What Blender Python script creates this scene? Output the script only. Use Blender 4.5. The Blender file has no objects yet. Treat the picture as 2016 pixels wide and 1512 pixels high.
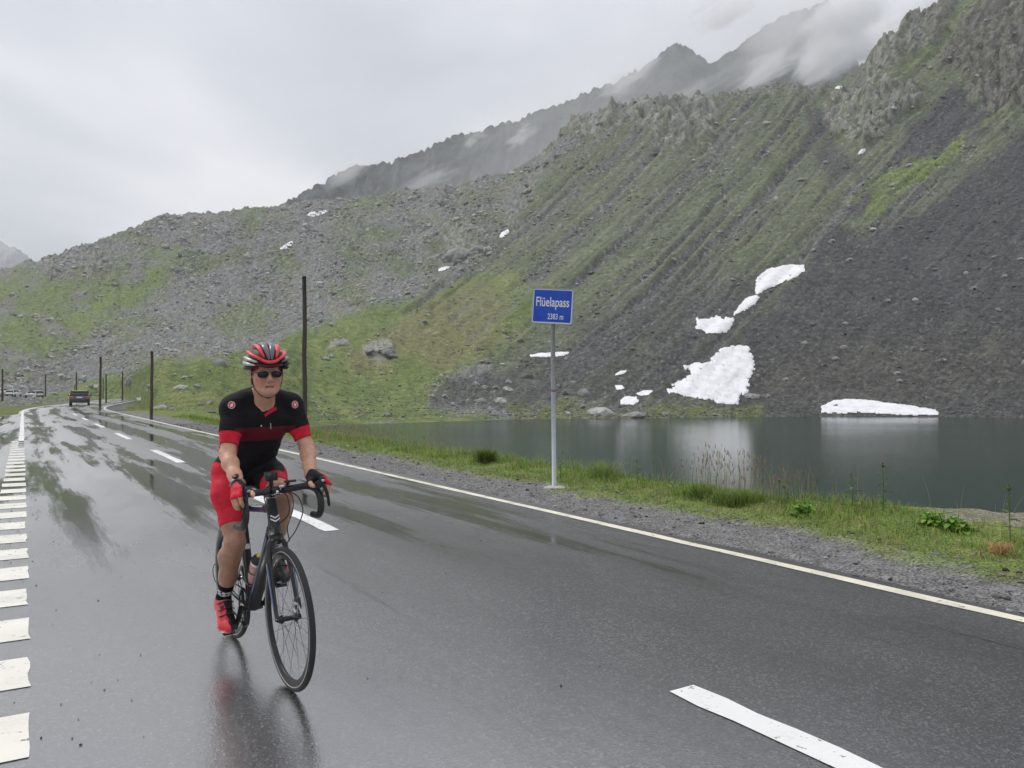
import bpy, bmesh, math, random
import numpy as np
from mathutils import Vector, Matrix, Quaternion
R = math.radians
SC = bpy.context.scene
COL = SC.collection
random.seed(7); rng = np.random.default_rng(7)

# ---------------------------------------------------------------- camera, sky, sun, exposure
EYE = 1.43; F = 1560.0; U0 = 1008.0; V0 = 770.0
cd = bpy.data.cameras.new('camera'); cam = bpy.data.objects.new('camera', cd); COL.objects.link(cam)
cam.location = (0, 0, EYE); cam.rotation_euler = (R(90), 0, 0)
cd.sensor_width = 36; cd.lens = 36*F/2016; cd.shift_y = 14/2016; cd.clip_start = .1; cd.clip_end = 20000
SC.camera = cam
SKY_SEED = 4.4
SUN_EL, SUN_AZ = 48, -62          # degrees; azimuth from +Y towards +X
w = bpy.data.worlds.new('World'); SC.world = w; w.use_nodes = True
nt = w.node_tree; N = nt.nodes; L = nt.links; N.clear()
out = N.new('ShaderNodeOutputWorld'); bg = N.new('ShaderNodeBackground'); bg.inputs['Strength'].default_value = .15
sky = N.new('ShaderNodeTexSky'); sky.sky_type = 'NISHITA'; sky.sun_disc = False
sky.sun_elevation = R(SUN_EL); sky.sun_rotation = R(SUN_AZ); sky.altitude = 2383; sky.air_density = 1.5; sky.dust_density = 3
tc = N.new('ShaderNodeTexCoord'); sp = N.new('ShaderNodeSeparateXYZ'); L.new(tc.outputs['Generated'], sp.inputs[0])
def wmath(op, a, b=None):
    n = N.new('ShaderNodeMath'); n.operation = op
    for i, x in enumerate((a, b)):
        if x is None: continue
        if isinstance(x, (int, float)): n.inputs[i].default_value = x
        else: L.new(x, n.inputs[i])
    return n.outputs[0]
zz = wmath('ADD', wmath('MAXIMUM', sp.outputs[2], 0), .38)
cx = wmath('DIVIDE', sp.outputs[0], zz); cy = wmath('DIVIDE', sp.outputs[1], zz)
cmb = N.new('ShaderNodeCombineXYZ'); L.new(cx, cmb.inputs[0]); L.new(cy, cmb.inputs[1]); cmb.inputs[2].default_value = SKY_SEED
n1 = N.new('ShaderNodeTexNoise'); n1.inputs['Scale'].default_value = 1.5; n1.inputs['Detail'].default_value = 4; n1.inputs['Roughness'].default_value = .48; n1.inputs['Distortion'].default_value = .25
L.new(cmb.outputs[0], n1.inputs['Vector'])
rp = N.new('ShaderNodeValToRGB'); L.new(n1.outputs[0], rp.inputs[0])
e = rp.color_ramp.elements; e[0].position = .34; e[0].color = (3.0, 3.1, 3.4, 1); e[1].position = .66; e[1].color = (6.3, 6.2, 6.3, 1)
m_ = e.new(.48); m_.color = (4.15, 4.22, 4.45, 1)
grad = wmath('ADD', wmath('MULTIPLY', wmath('MAXIMUM', sp.outputs[2], 0), .95), .82)      # an overcast sky is brighter overhead
gm = N.new('ShaderNodeVectorMath'); gm.operation = 'SCALE'; L.new(rp.outputs[0], gm.inputs[0]); L.new(grad, gm.inputs['Scale'])
mx = N.new('ShaderNodeMix'); mx.data_type = 'RGBA'; mx.inputs['Factor'].default_value = .93
L.new(sky.outputs[0], mx.inputs['A']); L.new(gm.outputs[0], mx.inputs['B'])
L.new(mx.outputs['Result'], bg.inputs['Color']); L.new(bg.outputs[0], out.inputs[0])
sd = bpy.data.lights.new('sun', 'SUN'); sun = bpy.data.objects.new('sun', sd); COL.objects.link(sun)
sd.energy = 1.5; sd.angle = R(14); sd.color = (1, .96, .9)
sv = Vector((math.sin(R(SUN_AZ))*math.cos(R(SUN_EL)), math.cos(R(SUN_AZ))*math.cos(R(SUN_EL)), math.sin(R(SUN_EL))))
sun.rotation_euler = sv.to_track_quat('Z', 'Y').to_euler()
SC.view_settings.view_transform = 'Standard'; SC.view_settings.look = 'None'
SC.view_settings.exposure = 0.06; SC.view_settings.gamma = 1; SC.view_settings.use_curve_mapping = False
SC.render.engine = 'CYCLES'; cy_ = SC.cycles
cy_.use_denoising = True; cy_.volume_bounces = 6; cy_.max_bounces = 6; cy_.diffuse_bounces = 2; cy_.glossy_bounces = 3
cy_.transparent_max_bounces = 8; cy_.volume_step_rate = 1; cy_.volume_max_steps = 128
cy_.use_adaptive_sampling = True; cy_.adaptive_threshold = .015

# ---------------------------------------------------------------- helpers
def tag(o, label=None, cat=None, group=None, kind=None):
    if label: o['label'] = label
    if cat: o['category'] = cat
    if group: o['group'] = group
    if kind: o['kind'] = kind
    return o
def empty(name, loc=(0, 0, 0), rz=0, label=None, cat=None, group=None):
    o = bpy.data.objects.new(name, None); COL.objects.link(o); o.location = loc; o.rotation_euler = (0, 0, rz)
    o.empty_display_size = .2
    return tag(o, label, cat, group)
def meshobj(name, verts, faces, mat=None, parent=None, smooth=True):
    me = bpy.data.meshes.new(name)
    verts = np.asarray(verts, dtype=np.float32)
    if isinstance(faces, np.ndarray):
        k = faces.shape[1]; nf = len(faces)
        me.vertices.add(len(verts)); me.vertices.foreach_set('co', verts.ravel())
        me.loops.add(nf*k); me.loops.foreach_set('vertex_index', faces.astype(np.int32).ravel())
        me.polygons.add(nf); me.polygons.foreach_set('loop_start', np.arange(0, nf*k, k, dtype=np.int32))
        me.update(calc_edges=True)
    else:
        me.from_pydata([tuple(v) for v in verts.tolist()], [], faces)
    me.polygons.foreach_set('use_smooth', np.full(len(me.polygons), smooth)); me.update()
    o = bpy.data.objects.new(name, me); COL.objects.link(o)
    if mat:
        for m in (mat if isinstance(mat, (list, tuple)) else [mat]): me.materials.append(m)
    if parent: o.parent = parent
    return o
def bmobj(name, bm, mat=None, parent=None, smooth=True, bevel=0, autos=None):
    if bevel: bmesh.ops.bevel(bm, geom=bm.edges[:], offset=bevel, segments=2, affect='EDGES', profile=.5)
    me = bpy.data.meshes.new(name); bm.to_mesh(me); bm.free()
    me.polygons.foreach_set('use_smooth', np.full(len(me.polygons), smooth))
    o = bpy.data.objects.new(name, me); COL.objects.link(o)
    if mat:
        for m in (mat if isinstance(mat, (list, tuple)) else [mat]): me.materials.append(m)
    if parent: o.parent = parent
    return o
def box(bm, c, s, rot=None, taper=None):
    r = bmesh.ops.create_cube(bm, size=1)
    for v in r['verts']:
        p = Vector((v.co.x*s[0], v.co.y*s[1], v.co.z*s[2]))
        if taper and v.co.z > 0: p.x *= taper[0]; p.y *= taper[1]
        if rot: p = rot @ p
        v.co = p+Vector(c)
    return r['verts']
def frames(path, closed=False):
    P = [Vector(p) for p in path]; n = len(P); T = []
    for i in range(n):
        a = P[(i-1) % n] if (closed or i) else P[0]; b = P[(i+1) % n] if (closed or i < n-1) else P[-1]
        T.append((b-a).normalized())
    up = Vector((0, 0, 1)) if abs(T[0].z) < .9 else Vector((1, 0, 0))
    X = T[0].cross(up).normalized(); out = []
    for i in range(n):
        X = (X-T[i]*X.dot(T[i])).normalized(); out.append((P[i], X, T[i].cross(X)))
    return out
def tube(bm, path, r, seg=10, closed=False, cap=True, sx=1, sy=1):
    """sweep along a path; r a number or list; sx, sy flatten the section"""
    fr = frames(path, closed); rings = []
    for i, (p, X, Y) in enumerate(fr):
        rr = r[i] if isinstance(r, (list, tuple)) else r
        rings.append([bm.verts.new(p+X*(math.cos(a)*rr*sx)+Y*(math.sin(a)*rr*sy)) for a in [2*math.pi*k/seg for k in range(seg)]])
    m = len(rings)
    for i in range(m if closed else m-1):
        A, B = rings[i], rings[(i+1) % m]
        for k in range(seg): bm.faces.new((A[k], A[(k+1) % seg], B[(k+1) % seg], B[k]))
    if cap and not closed:
        bm.faces.new(rings[0]); bm.faces.new(rings[-1][::-1])
    return rings
def smoothpath(pts, n=6):
    P = [Vector(p) for p in pts]; P = [P[0]*2-P[1]]+P+[P[-1]*2-P[-2]]; out = []
    for i in range(1, len(P)-2):
        for k in range(n):
            t = k/n; a, b, c, d = P[i-1:i+3]
            out.append(.5*((2*b)+(c-a)*t+(2*a-5*b+4*c-d)*t*t+(3*b-a-3*c+d)*t**3))
    out.append(P[-2]); return out
def lathe(bm, prof, seg=24, axis='Z', c=(0, 0, 0)):
    rings = []
    for (r, h) in prof:
        ring = []
        for k in range(seg):
            a = 2*math.pi*k/seg; x, y = math.cos(a)*r, math.sin(a)*r
            p = {'Z': (x, y, h), 'Y': (x, h, y), 'X': (h, x, y)}[axis]
            ring.append(bm.verts.new(Vector(p)+Vector(c)))
        rings.append(ring)
    for A, B in zip(rings, rings[1:]):
        for k in range(seg): bm.faces.new((A[k], A[(k+1) % seg], B[(k+1) % seg], B[k]))
    bm.faces.new(rings[0]); bm.faces.new(rings[-1][::-1])
    bmesh.ops.recalc_face_normals(bm, faces=bm.faces[:])
class Mat:
    def __init__(s, name, color=(.5, .5, .5), rough=.6, metal=0, spec=.5, coat=0):
        s.m = bpy.data.materials.new(name); s.m.use_nodes = True; s.t = s.m.node_tree; s.N = s.t.nodes; s.L = s.t.links
        s.b = s.N['Principled BSDF']; s.b.inputs['Base Color'].default_value = (*color, 1); s.b.inputs['Roughness'].default_value = rough
        s.b.inputs['Metallic'].default_value = metal; s.b.inputs['Specular IOR Level'].default_value = spec; s.b.inputs['Coat Weight'].default_value = coat
    def n(s, t, **k):
        x = s.N.new('ShaderNode'+t)
        for a, v in k.items():
            if hasattr(x, a): setattr(x, a, v)
        return x
    def inp(s, sock, x):
        if isinstance(x, (int, float)): sock.default_value = x
        elif isinstance(x, tuple): sock.default_value = (*x, 1) if len(x) == 3 and len(sock.default_value) == 4 else x
        else: s.L.new(x, sock)
    def math(s, op, a, b=0, c=None):
        x = s.n('Math', operation=op); s.inp(x.inputs[0], a); s.inp(x.inputs[1], b)
        if c is not None: s.inp(x.inputs[2], c)
        return x.outputs[0]
    def coord(s, kind='Object', scale=(1, 1, 1), rot=(0, 0, 0)):
        t = s.n('TexCoord'); mp = s.n('Mapping'); s.L.new(t.outputs[kind], mp.inputs[0]); mp.inputs['Scale'].default_value = scale; mp.inputs['Rotation'].default_value = rot
        return mp.outputs[0]
    def noise(s, vec, scale=5, detail=4, rough=.55, dist=0):
        x = s.n('TexNoise'); s.L.new(vec, x.inputs['Vector']); x.inputs['Scale'].default_value = scale
        x.inputs['Detail'].default_value = detail; x.inputs['Roughness'].default_value = rough; x.inputs['Distortion'].default_value = dist
        return x.outputs[0]
    def ramp(s, f, stops):
        x = s.n('ValToRGB'); s.L.new(f, x.inputs[0]); e = x.color_ramp.elements
        while len(e) < len(stops): e.new(.5)
        for el, (p, c) in zip(e, stops): el.position = p; el.color = (c, c, c, 1) if isinstance(c, (int, float)) else (*c, 1)
        return x.outputs[0]
    def mix(s, f, a, b, mode='MIX'):
        x = s.n('Mix', data_type='RGBA', blend_type=mode); s.inp(x.inputs['Factor'], f); s.inp(x.inputs['A'], a); s.inp(x.inputs['B'], b)
        return x.outputs['Result']
    def maprange(s, f, a, b, c=0, d=1):
        x = s.n('MapRange'); s.L.new(f, x.inputs[0])
        for i, v in enumerate((a, b, c, d)): x.inputs[i+1].default_value = v
        return x.outputs[0]
    def bump(s, h, strength=.5, dist=.01, normal=None):
        x = s.n('Bump'); s.inp(x.inputs['Height'], h); s.inp(x.inputs['Strength'], strength); x.inputs['Distance'].default_value = dist
        if normal: s.L.new(normal, x.inputs['Normal'])
        s.L.new(x.outputs[0], s.b.inputs['Normal']); return x.outputs[0]
    def set(s, name, x): s.inp(s.b.inputs[name], x)

# numpy noise
def _h(ix, iy, iz, seed):
    h = (ix.astype(np.uint32)*np.uint32(374761393)+iy.astype(np.uint32)*np.uint32(668265263)+iz.astype(np.uint32)*np.uint32(2147483647)+np.uint32(seed*974711))
    h = (h ^ (h >> np.uint32(13)))*np.uint32(1274126177); h = h ^ (h >> np.uint32(16))
    return (h & np.uint32(0xffffff)).astype(np.float32)/np.float32(0xffffff)
def vnoise2(x, y, seed=0):
    """value-gradient style noise, about -1..1"""
    xi = np.floor(x); yi = np.floor(y); fx = (x-xi).astype(np.float32); fy = (y-yi).astype(np.float32)
    xi = xi.astype(np.int64); yi = yi.astype(np.int64); z = np.zeros_like(xi)
    def g(a, b):
        t = _h(xi+a, yi+b, z, seed)*6.2831853; return np.cos(t)*(fx-a)+np.sin(t)*(fy-b)
    wx = fx*fx*fx*(fx*(fx*6-15)+10); wy = fy*fy*fy*(fy*(fy*6-15)+10)
    a = g(0, 0)*(1-wx)+g(1, 0)*wx; b = g(0, 1)*(1-wx)+g(1, 1)*wx
    return (a*(1-wy)+b*wy)*1.5
def fbm(x, y, oct=4, seed=0, gain=.5, lac=2.03):
    s = 0; a = 1; t = 0
    for i in range(oct):
        s = s+a*vnoise2(x*lac**i+i*17.3, y*lac**i-i*9.1, seed+i); t += a; a *= gain
    return s/t*1.6
def ridged(x, y, oct=4, seed=0):
    s = 0; a = 1; t = 0
    for i in range(oct):
        s = s+a*(1-np.abs(vnoise2(x*2.1**i+i*7, y*2.1**i+i*3, seed+i))*2); t += a; a *= .5
    return s/t
def sstep(x, a, b):
    t = np.clip((x-a)/(b-a), 0, 1); return t*t*(3-2*t)
def polymask(u, v, poly, soft=8):
    """soft inside mask of a polygon"""
    P = np.array(poly, float); ins = np.zeros(u.shape, bool); d = np.full(u.shape, 1e9)
    for i in range(len(P)):
        (x1, y1), (x2, y2) = P[i], P[(i+1) % len(P)]
        c = (y1 > v) != (y2 > v)
        with np.errstate(divide='ignore', invalid='ignore'):
            xin = (x2-x1)*(v-y1)/(y2-y1 if y2 != y1 else 1e-9)+x1
        ins ^= c & (u < xin)
        dx, dy = x2-x1, y2-y1; t = np.clip(((u-x1)*dx+(v-y1)*dy)/(dx*dx+dy*dy+1e-9), 0, 1)
        d = np.minimum(d, np.hypot(u-x1-t*dx, v-y1-t*dy))
    sd_ = np.where(ins, d, -d)
    return sstep(sd_, -soft, soft)
# ---------------------------------------------------------------- terrain: road axis, heights
DN = np.array([-.525, .851]); RN = np.array([.851, .525])          # along the road, to its right
LEFT_EDGE, RIGHT_EDGE, MID = .03, 5.31, 2.67
# centre line of the road (offset MID from the camera), bending right beyond 60 m
def _axis():
    pts = []; p = RN*MID-DN*40; ang = math.atan2(DN[1], DN[0]); s = -40.0; ds = .5
    while s < 260:
        pts.append((p[0], p[1], ang, s))
        k = 0
        if 62 < s < 88: k = -.0062
        elif 148 < s < 190: k = -.03
        ang += k*ds; p = p+np.array([math.cos(ang), math.sin(ang)])*ds; s += ds
    return np.array(pts)
AX = _axis()
def road_st(x, y):
    """distance along and offset to the right of the centre line, for arrays"""
    sh = x.shape; q = np.stack([x.ravel(), y.ravel()], 1); A = AX[::4]
    s = np.empty(len(q)); t = np.empty(len(q))
    for i in range(0, len(q), 20000):
        b = q[i:i+20000]; d = ((b[:, None, :]-A[None, :, :2])**2).sum(2); k = d.argmin(1); a = A[k]
        dx, dy = b[:, 0]-a[:, 0], b[:, 1]-a[:, 1]; c, n = np.cos(a[:, 2]), np.sin(a[:, 2])
        s[i:i+20000] = a[:, 3]+dx*c+dy*n; t[i:i+20000] = dx*n-dy*c
    return s.reshape(sh), t.reshape(sh)
LAKE_Z = -3.0
KU = [-700, 0, 65, 150, 180, 240, 300, 400, 500, 560, 620, 700, 800, 900, 1000, 1060, 1125, 1200, 1300, 1400, 1500, 1640, 1690, 1750, 1830, 1900, 2016, 2700]
K = {  # v and Y of the key lines of relief at KU
 0: ([797,799,797,790,784,786,803,812,826,832,838,835,832,829,826,825,824,823,823,822,820,820,820,821,821,822,822,824],
     [75,85,95,120,150,150,68,58,66,82,101,106,111,117,123,126,128,129,130,134,138,138,137,136,135,134,133,130]),
 1: ([785,785,786,772,762,742,712,705,680,660,650,612,590,570,590,605,620,630,640,640,640,640,640,640,640,635,620,600],
     [110,110,118,145,170,165,110,130,160,190,210,240,260,270,230,215,200,190,180,180,180,175,174,172,170,169,168,165]),
 2: ([785,785,784,770,752,735,716,710,684,656,640,600,575,540,520,510,500,510,520,510,500,480,480,480,480,460,430,400],
     [150,150,160,185,200,200,150,170,200,230,260,280,300,310,290,278,265,245,230,228,225,220,217,214,210,210,210,205]),
 3: ([650,640,635,625,620,615,610,600,590,585,570,540,520,500,470,420,380,360,350,340,330,320,305,300,280,260,200,150],
     [260,300,310,325,330,340,350,350,360,370,370,370,370,350,330,340,350,325,300,295,290,280,275,270,265,265,265,260]),
 4: ([560,531,512,485,478,455,431,418,408,403,397,388,374,363,340,305,237,207,192,190,166,168,132,62,15,-30,-100,-260],
     [420,430,432,438,440,460,480,490,500,505,505,500,490,470,450,440,420,400,380,370,360,360,350,345,350,352,360,380])}
def kl(i, u):
    v = np.interp(u, KU, K[i][0]); Y = np.interp(u, KU, K[i][1]); return v, Y
NU = 940
uu = np.linspace(-640, 2660, NU)
# smooth each key line a little along u
def smooth1(a, k): 
    pad = np.pad(a, k, mode='edge'); ker = np.hanning(2*k+3)[1:-1]; ker /= ker.sum(); return np.convolve(pad, ker, 'valid')
KV = []; KY = []
for i in range(5):
    v, Y = kl(i, uu); KY.append(smooth1(Y, 9)); KV.append(smooth1(v, 2 if i == 4 else 7))
KZ = [EYE+(V0-v)/F*Y for v, Y in zip(KV, KY)]
lakew = sstep(uu, 585, 640)
KZ[0] = KZ[0]*(1-lakew)+(LAKE_Z)*lakew
# rows: near log spaced, then dense
nearN, rowsN = 170, [70, 60, 130, 190]
rowsY = []; rowsZ = []
Yn = 1.5
tn = np.linspace(0, 1, nearN, endpoint=False)
YA = np.exp(np.log(Yn)+(np.log(KY[0])[None, :]-np.log(Yn))*tn[:, None])
def pchip(xk, yk, x):
    """monotone cubic per column; xk, yk (n, cols), x (rows, cols)"""
    h = xk[1:]-xk[:-1]; d = (yk[1:]-yk[:-1])/h; m = np.zeros_like(yk)
    for i in range(1, len(xk)-1):
        s = d[i-1]*d[i] > 0; w1 = 2*h[i]+h[i-1]; w2 = h[i]+2*h[i-1]
        m[i] = np.where(s, (w1+w2)/(w1/np.where(s, d[i-1], 1)+w2/np.where(s, d[i], 1)), 0)
    m[0] = d[0]*.3; m[-1] = d[-1]
    out = np.zeros_like(x)
    for i in range(len(xk)-1):
        t = (x-xk[i])/h[i]; a = (t >= 0) & (t <= 1.0000001)
        v = (2*t**3-3*t**2+1)*yk[i]+(t**3-2*t**2+t)*h[i]*m[i]+(-2*t**3+3*t**2)*yk[i+1]+(t**3-t**2)*h[i]*m[i+1]
        out = np.where(a, v, out)
    return out
segs = []
for i, n in enumerate(rowsN):
    t = np.linspace(0, 1, n, endpoint=False)[:, None]; segs.append(KY[i][None]+(KY[i+1]-KY[i])[None]*t)
YB = np.concatenate(segs+[KY[4][None]]); XK = np.stack(KY); ZK = np.stack(KZ)
ZB = pchip(XK, ZK, YB)
back = np.array([8, 25, 60, 120, 220.])[:, None]
YC = KY[4][None]+back; ZC = KZ[4][None]-np.array([3, 14, 38, 85, 150.])[:, None]
# near height
UA = np.broadcast_to(uu[None], YA.shape); XA = (UA-U0)/F*YA
def znear(X, Y, parts=False):
    s, t = road_st(X, Y); t = t+MID-0                       # t: offset measured as at the camera
    u = U0+F*X/Y; lw = sstep(u, 585, 640)
    Y0 = np.interp(u, uu, KY[0]); z0 = np.interp(u, uu, KZ[0])
    land = sstep(Y/Y0, .35, 1)*np.minimum(z0, 3)
    land = land+sstep(t, 6.5, 12)*.35*(1-sstep(Y/Y0, .8, 1))*fbm(X*.12, Y*.12, 3, 5)
    tb = t-1.6*(1-sstep(s, 3.5, 7)); bank = -sstep(tb, 7.5, 13.5)*4.6+sstep(t, 6.8, 7.8)*.06
    far = sstep(Y/Y0, .86, 1); bed = bank*(1-far)+far*LAKE_Z
    z = land*(1-lw)+np.minimum(bed, land*0+9)*lw
    near = 1-sstep(np.abs(t-MID), 3.4, 5.5)
    # lay-by on the left
    lay = sstep(-t, -1, 0)*(1-sstep(-t, 7, 10))*(1-sstep(s, 20, 34))
    z = z*(1-np.maximum(near, lay))-.05*np.maximum(near, lay)
    return (z, s, t, u, lw) if parts else z
ZA, SA, TA, UA2, LW = znear(XA, YA, True)
YT = np.concatenate([YA, YB, YC]); ZT = np.concatenate([ZA, ZB, ZC]); XT = (uu[None]-U0)/F*YT
NR = YT.shape[0]; UT = np.broadcast_to(uu[None], YT.shape).copy()
VT = V0-(ZT-EYE)/YT*F                                      # where each point lies in the view, used to trace the masks
KVT = VT.copy()
isfar = np.zeros(YT.shape); isfar[nearN:] = 1
rowfar = sstep(YT, 60, 160)
# warped mask coordinates
wu = UT+fbm(UT/90, VT/90, 4, 11)*16; wv = VT+fbm(UT/90, VT/90, 4, 31)*16
def M(poly, soft=8): return polymask(wu, wv, poly, soft)*isfar
D_slope = M([(1125,235),(1160,260),(1080,330),(1000,450),(930,520),(760,600),(900,640),(960,700),(1000,810),(2700,900),(2700,-500),(1700,-500),(1640,168),(1430,185)], 10)
crag = np.maximum.reduce([
 M([(1118,250),(1130,225),(1175,205),(1225,200),(1225,235),(1190,262),(1140,275)], 7),
 M([(1235,215),(1262,195),(1340,185),(1400,185),(1425,215),(1400,262),(1330,290),(1290,262),(1240,262)], 8),
 M([(1628,195),(1700,170),(1800,165),(1815,205),(1760,250),(1700,290),(1640,262)], 8),
 M([(1700,120),(1760,40),(1850,-10),(1900,-40),(1860,60),(1760,150),(1690,190)], 10)*.8,
 M([(1850,90),(1900,40),(1960,-60),(2100,-120),(2200,100),(2016,200),(1960,230),(1900,160),(1840,130)], 12)*.85,
 M([(1540,165),(1640,168),(1660,185),(1560,185)], 6)*.4,
 M([(866,470),(880,445),(935,440),(960,470),(930,500),(895,510)], 6),
 M([(1000,432),(1030,430),(1020,450),(1000,450)], 4), M([(860,375),(890,368),(885,392),(862,395)], 5)*.8,
 M([(1020,590-230),(1040,350),(1050,372),(1010,380)], 5)*.8,
 M([(150,505),(200,495),(215,520),(170,545),(150,530)], 6)*.8])
outcrop = np.maximum.reduce([M([(643,690),(655,675),(680,672),(688,682),(660,690)], 3), M([(712,690),(735,678),(775,678),(785,700),(745,712),(722,708)], 4)])
# direction of the gullies (fall line seen in the view) turns steeper towards the right
angv = np.interp(UT, [800, 1200, 1600, 2016], [40, 44, 48, 46]); gu_, gv_ = UT+.3*(wu-UT), VT+.3*(wv-VT)
ca, sa = np.cos(np.radians(50)), np.sin(np.radians(50))
ac = ((gu_-1400)*np.sin(np.radians(angv))+(gv_-420)*np.cos(np.radians(angv)))+900; al = gu_*ca-gv_*sa
gul = fbm(ac/46, al/700, 3, 41); gulf = fbm(ac/15, al/420, 3, 51); gulx = fbm(ac/6, al/240, 3, 55)
blot = fbm(UT/60, VT/45, 5, 61); fine = fbm(UT/9, VT/6, 3, 71); spk = fbm(UT/5.5, VT/3.6, 2, 81)
gully = np.maximum(sstep(gul*.7+gulf*.45+blot*.2, .06, .6), sstep(gulf+.35*gulx+.25*blot, .30, .7)*.5)*D_slope
# surface types
dark = np.maximum(M([(2100,190),(1960,300),(1860,380),(1760,445),(1690,470),(1640,440),(1600,500),(1555,560),(1480,640),(1400,790),(1480,822),(2700,840),(2700,100)], 14),
                  M([(1790,260),(1840,205),(1880,170),(1940,225),(1950,262),(1880,300),(1800,330),(1700,420),(1640,440),(1740,330)], 9))
dark = np.maximum(dark, M([(1590,215),(1630,205),(1655,300),(1700,330),(1650,380),(1590,300)], 8)*.85)
dark = np.maximum(dark, M([(840,770),(930,738),(1010,735),(1040,700),(1140,690),(1300,740),(1330,790),(1100,780),(1010,805),(850,800)], 9)*.75)
dark = np.maximum(dark, M([(1140,640),(1330,560),(1560,520),(1500,640),(1400,790),(1250,780),(1150,720)], 40)*.72)
bright = np.maximum.reduce([M([(2060,190),(1990,225),(1900,270),(1890,300),(1830,335),(1730,425),(1690,440),(1740,350),(1690,400),(1675,395),(1740,330),(1850,290),(1900,262)], 8),
  M([(1930,-40),(1940,20),(1880,90),(1800,140),(1720,200),(1640,262),(1600,300),(1660,235),(1800,110),(1890,20)], 9)*.55,
  M([(345,500),(330,495),(230,565),(120,640),(130,652),(240,600),(310,545)], 12)*.9])
greenL = M([(-700,560),(0,545),(60,535),(150,540),(210,545),(320,490),(352,500),(330,560),(240,620),(120,690),(0,735),(-700,760)], 22)
greenMoss = np.maximum(M([(660,455),(760,440),(870,460),(900,520),(780,560),(700,540),(650,520)], 18)*.7, M([(900,380),(980,370),(1010,440),(960,500),(860,470)], 14)*.6)
fan = np.maximum(M([(180,800),(240,748),(300,712),(400,703),(500,679),(600,650),(700,606),(800,588),(900,556),(1000,535),(1080,560),(1040,640),(960,700),(900,735),(830,750),(840,800),(1010,832),(600,845),(400,870),(180,870)], 12),
                 M([(100,785),(140,765),(190,755),(240,745),(240,790),(100,795)], 5))
olive = np.maximum(M([(820,600),(960,560),(1010,600),(960,690),(880,740),(830,700),(700,740),(690,700),(760,660)], 16), sstep(blot, .25, .7)*fan*.5)
lowgrass = M([(1000,835),(1000,790),(1180,800),(1330,800),(1500,800),(1500,826),(1300,830)], 5)*.75
warm = M([(1450,700),(1700,660),(2100,640),(2100,790),(1450,800)], 40)*.5
def C(h): return np.array([((int(h[i:i+2], 16)/255+.055)/1.055)**2.4 if int(h[i:i+2], 16) > 10 else int(h[i:i+2], 16)/3294 for i in (0, 2, 4)])
cG, cGb, cO, cS, cSl, cD, cR, cRb, cW = C('687744'), C('6f7f42'), C('7a7654'), C('777876'), C('a3a39c'), C('4b4c4d'), C('8b8b83'), C('6a665c'), C('635f54')
def mixc(c, t, m): return c*(1-m[..., None])+t*m[..., None]
col = np.broadcast_to(cS, YT.shape+(3,)).copy()
col = mixc(col, cO*.9, sstep(blot+.3*fine, .1, .75)*.55)
col = mixc(col, cG*.9, sstep(fbm(UT/110, VT/60, 4, 91)+.3*fine, -.05, .6)*.65)
col = mixc(col, C('626b50'), np.clip(D_slope*(.88-gully*.95)+0, 0, 1))
col = mixc(col, cO, D_slope*sstep(gulf+.5*blot, .1, .8)*.6*(1-gully))
col = mixc(col, C('828a5c'), D_slope*(1-gully)*sstep(gulx, .1, .7)*.35)
col = mixc(col, C('585957'), gully*.8)
col = mixc(col, cG, greenL*sstep(blot+fine*.25, -.75, .1)*.9); col = mixc(col, C('4f6030'), greenMoss*sstep(blot+fine*.6, -.5, .3)*.8)
col = mixc(col, C('6a7943'), fan*(.95-.25*sstep(fine, .1, .8)))
col = mixc(col, C('828a52'), fan*sstep(blot, -.1, .5)*.45); col = mixc(col, C('5b7038'), fan*sstep(-blot, .1, .6)*.4)
col = mixc(col, cO, olive*.75)
col = mixc(col, cD, dark*(1-bright)*(.97-.18*sstep(blot, .2, .8)))
col = mixc(col, cW, dark*warm*.6+0)
col = mixc(col, C('666f3a'), lowgrass)
col = mixc(col, cGb, bright*sstep(blot+fine*.3+gulf*.5, -.7, .15)*.95)
col = mixc(col, C('686b68'), D_slope*(1-dark)*(1-bright)*sstep(gulf*.6+gulx*.5+fine*.3, -.25, .5)*.55)
cr = crag*sstep(fbm(UT/14, VT/10, 3, 101), -.55, .1)
col = mixc(col, cR, cr); brownz = sstep(wu, 1780, 1860)*crag; col = mixc(col, cRb, brownz*.8)
col = mixc(col, C('5f6648'), crag*sstep(fbm(UT/20, VT/12, 3, 111), .25, .6)*.5)
col = mixc(col, C('9c9a90'), outcrop*.85)
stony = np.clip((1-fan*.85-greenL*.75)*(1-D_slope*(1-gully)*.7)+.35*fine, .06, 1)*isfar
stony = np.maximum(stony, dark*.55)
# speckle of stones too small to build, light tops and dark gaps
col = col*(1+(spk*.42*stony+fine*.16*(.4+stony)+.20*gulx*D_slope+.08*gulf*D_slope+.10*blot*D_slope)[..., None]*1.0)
lightst = sstep(spk+.4*fine, .55, .95)*stony*(1-dark*.5); col = mixc(col, cSl, lightst*.7)
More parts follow.
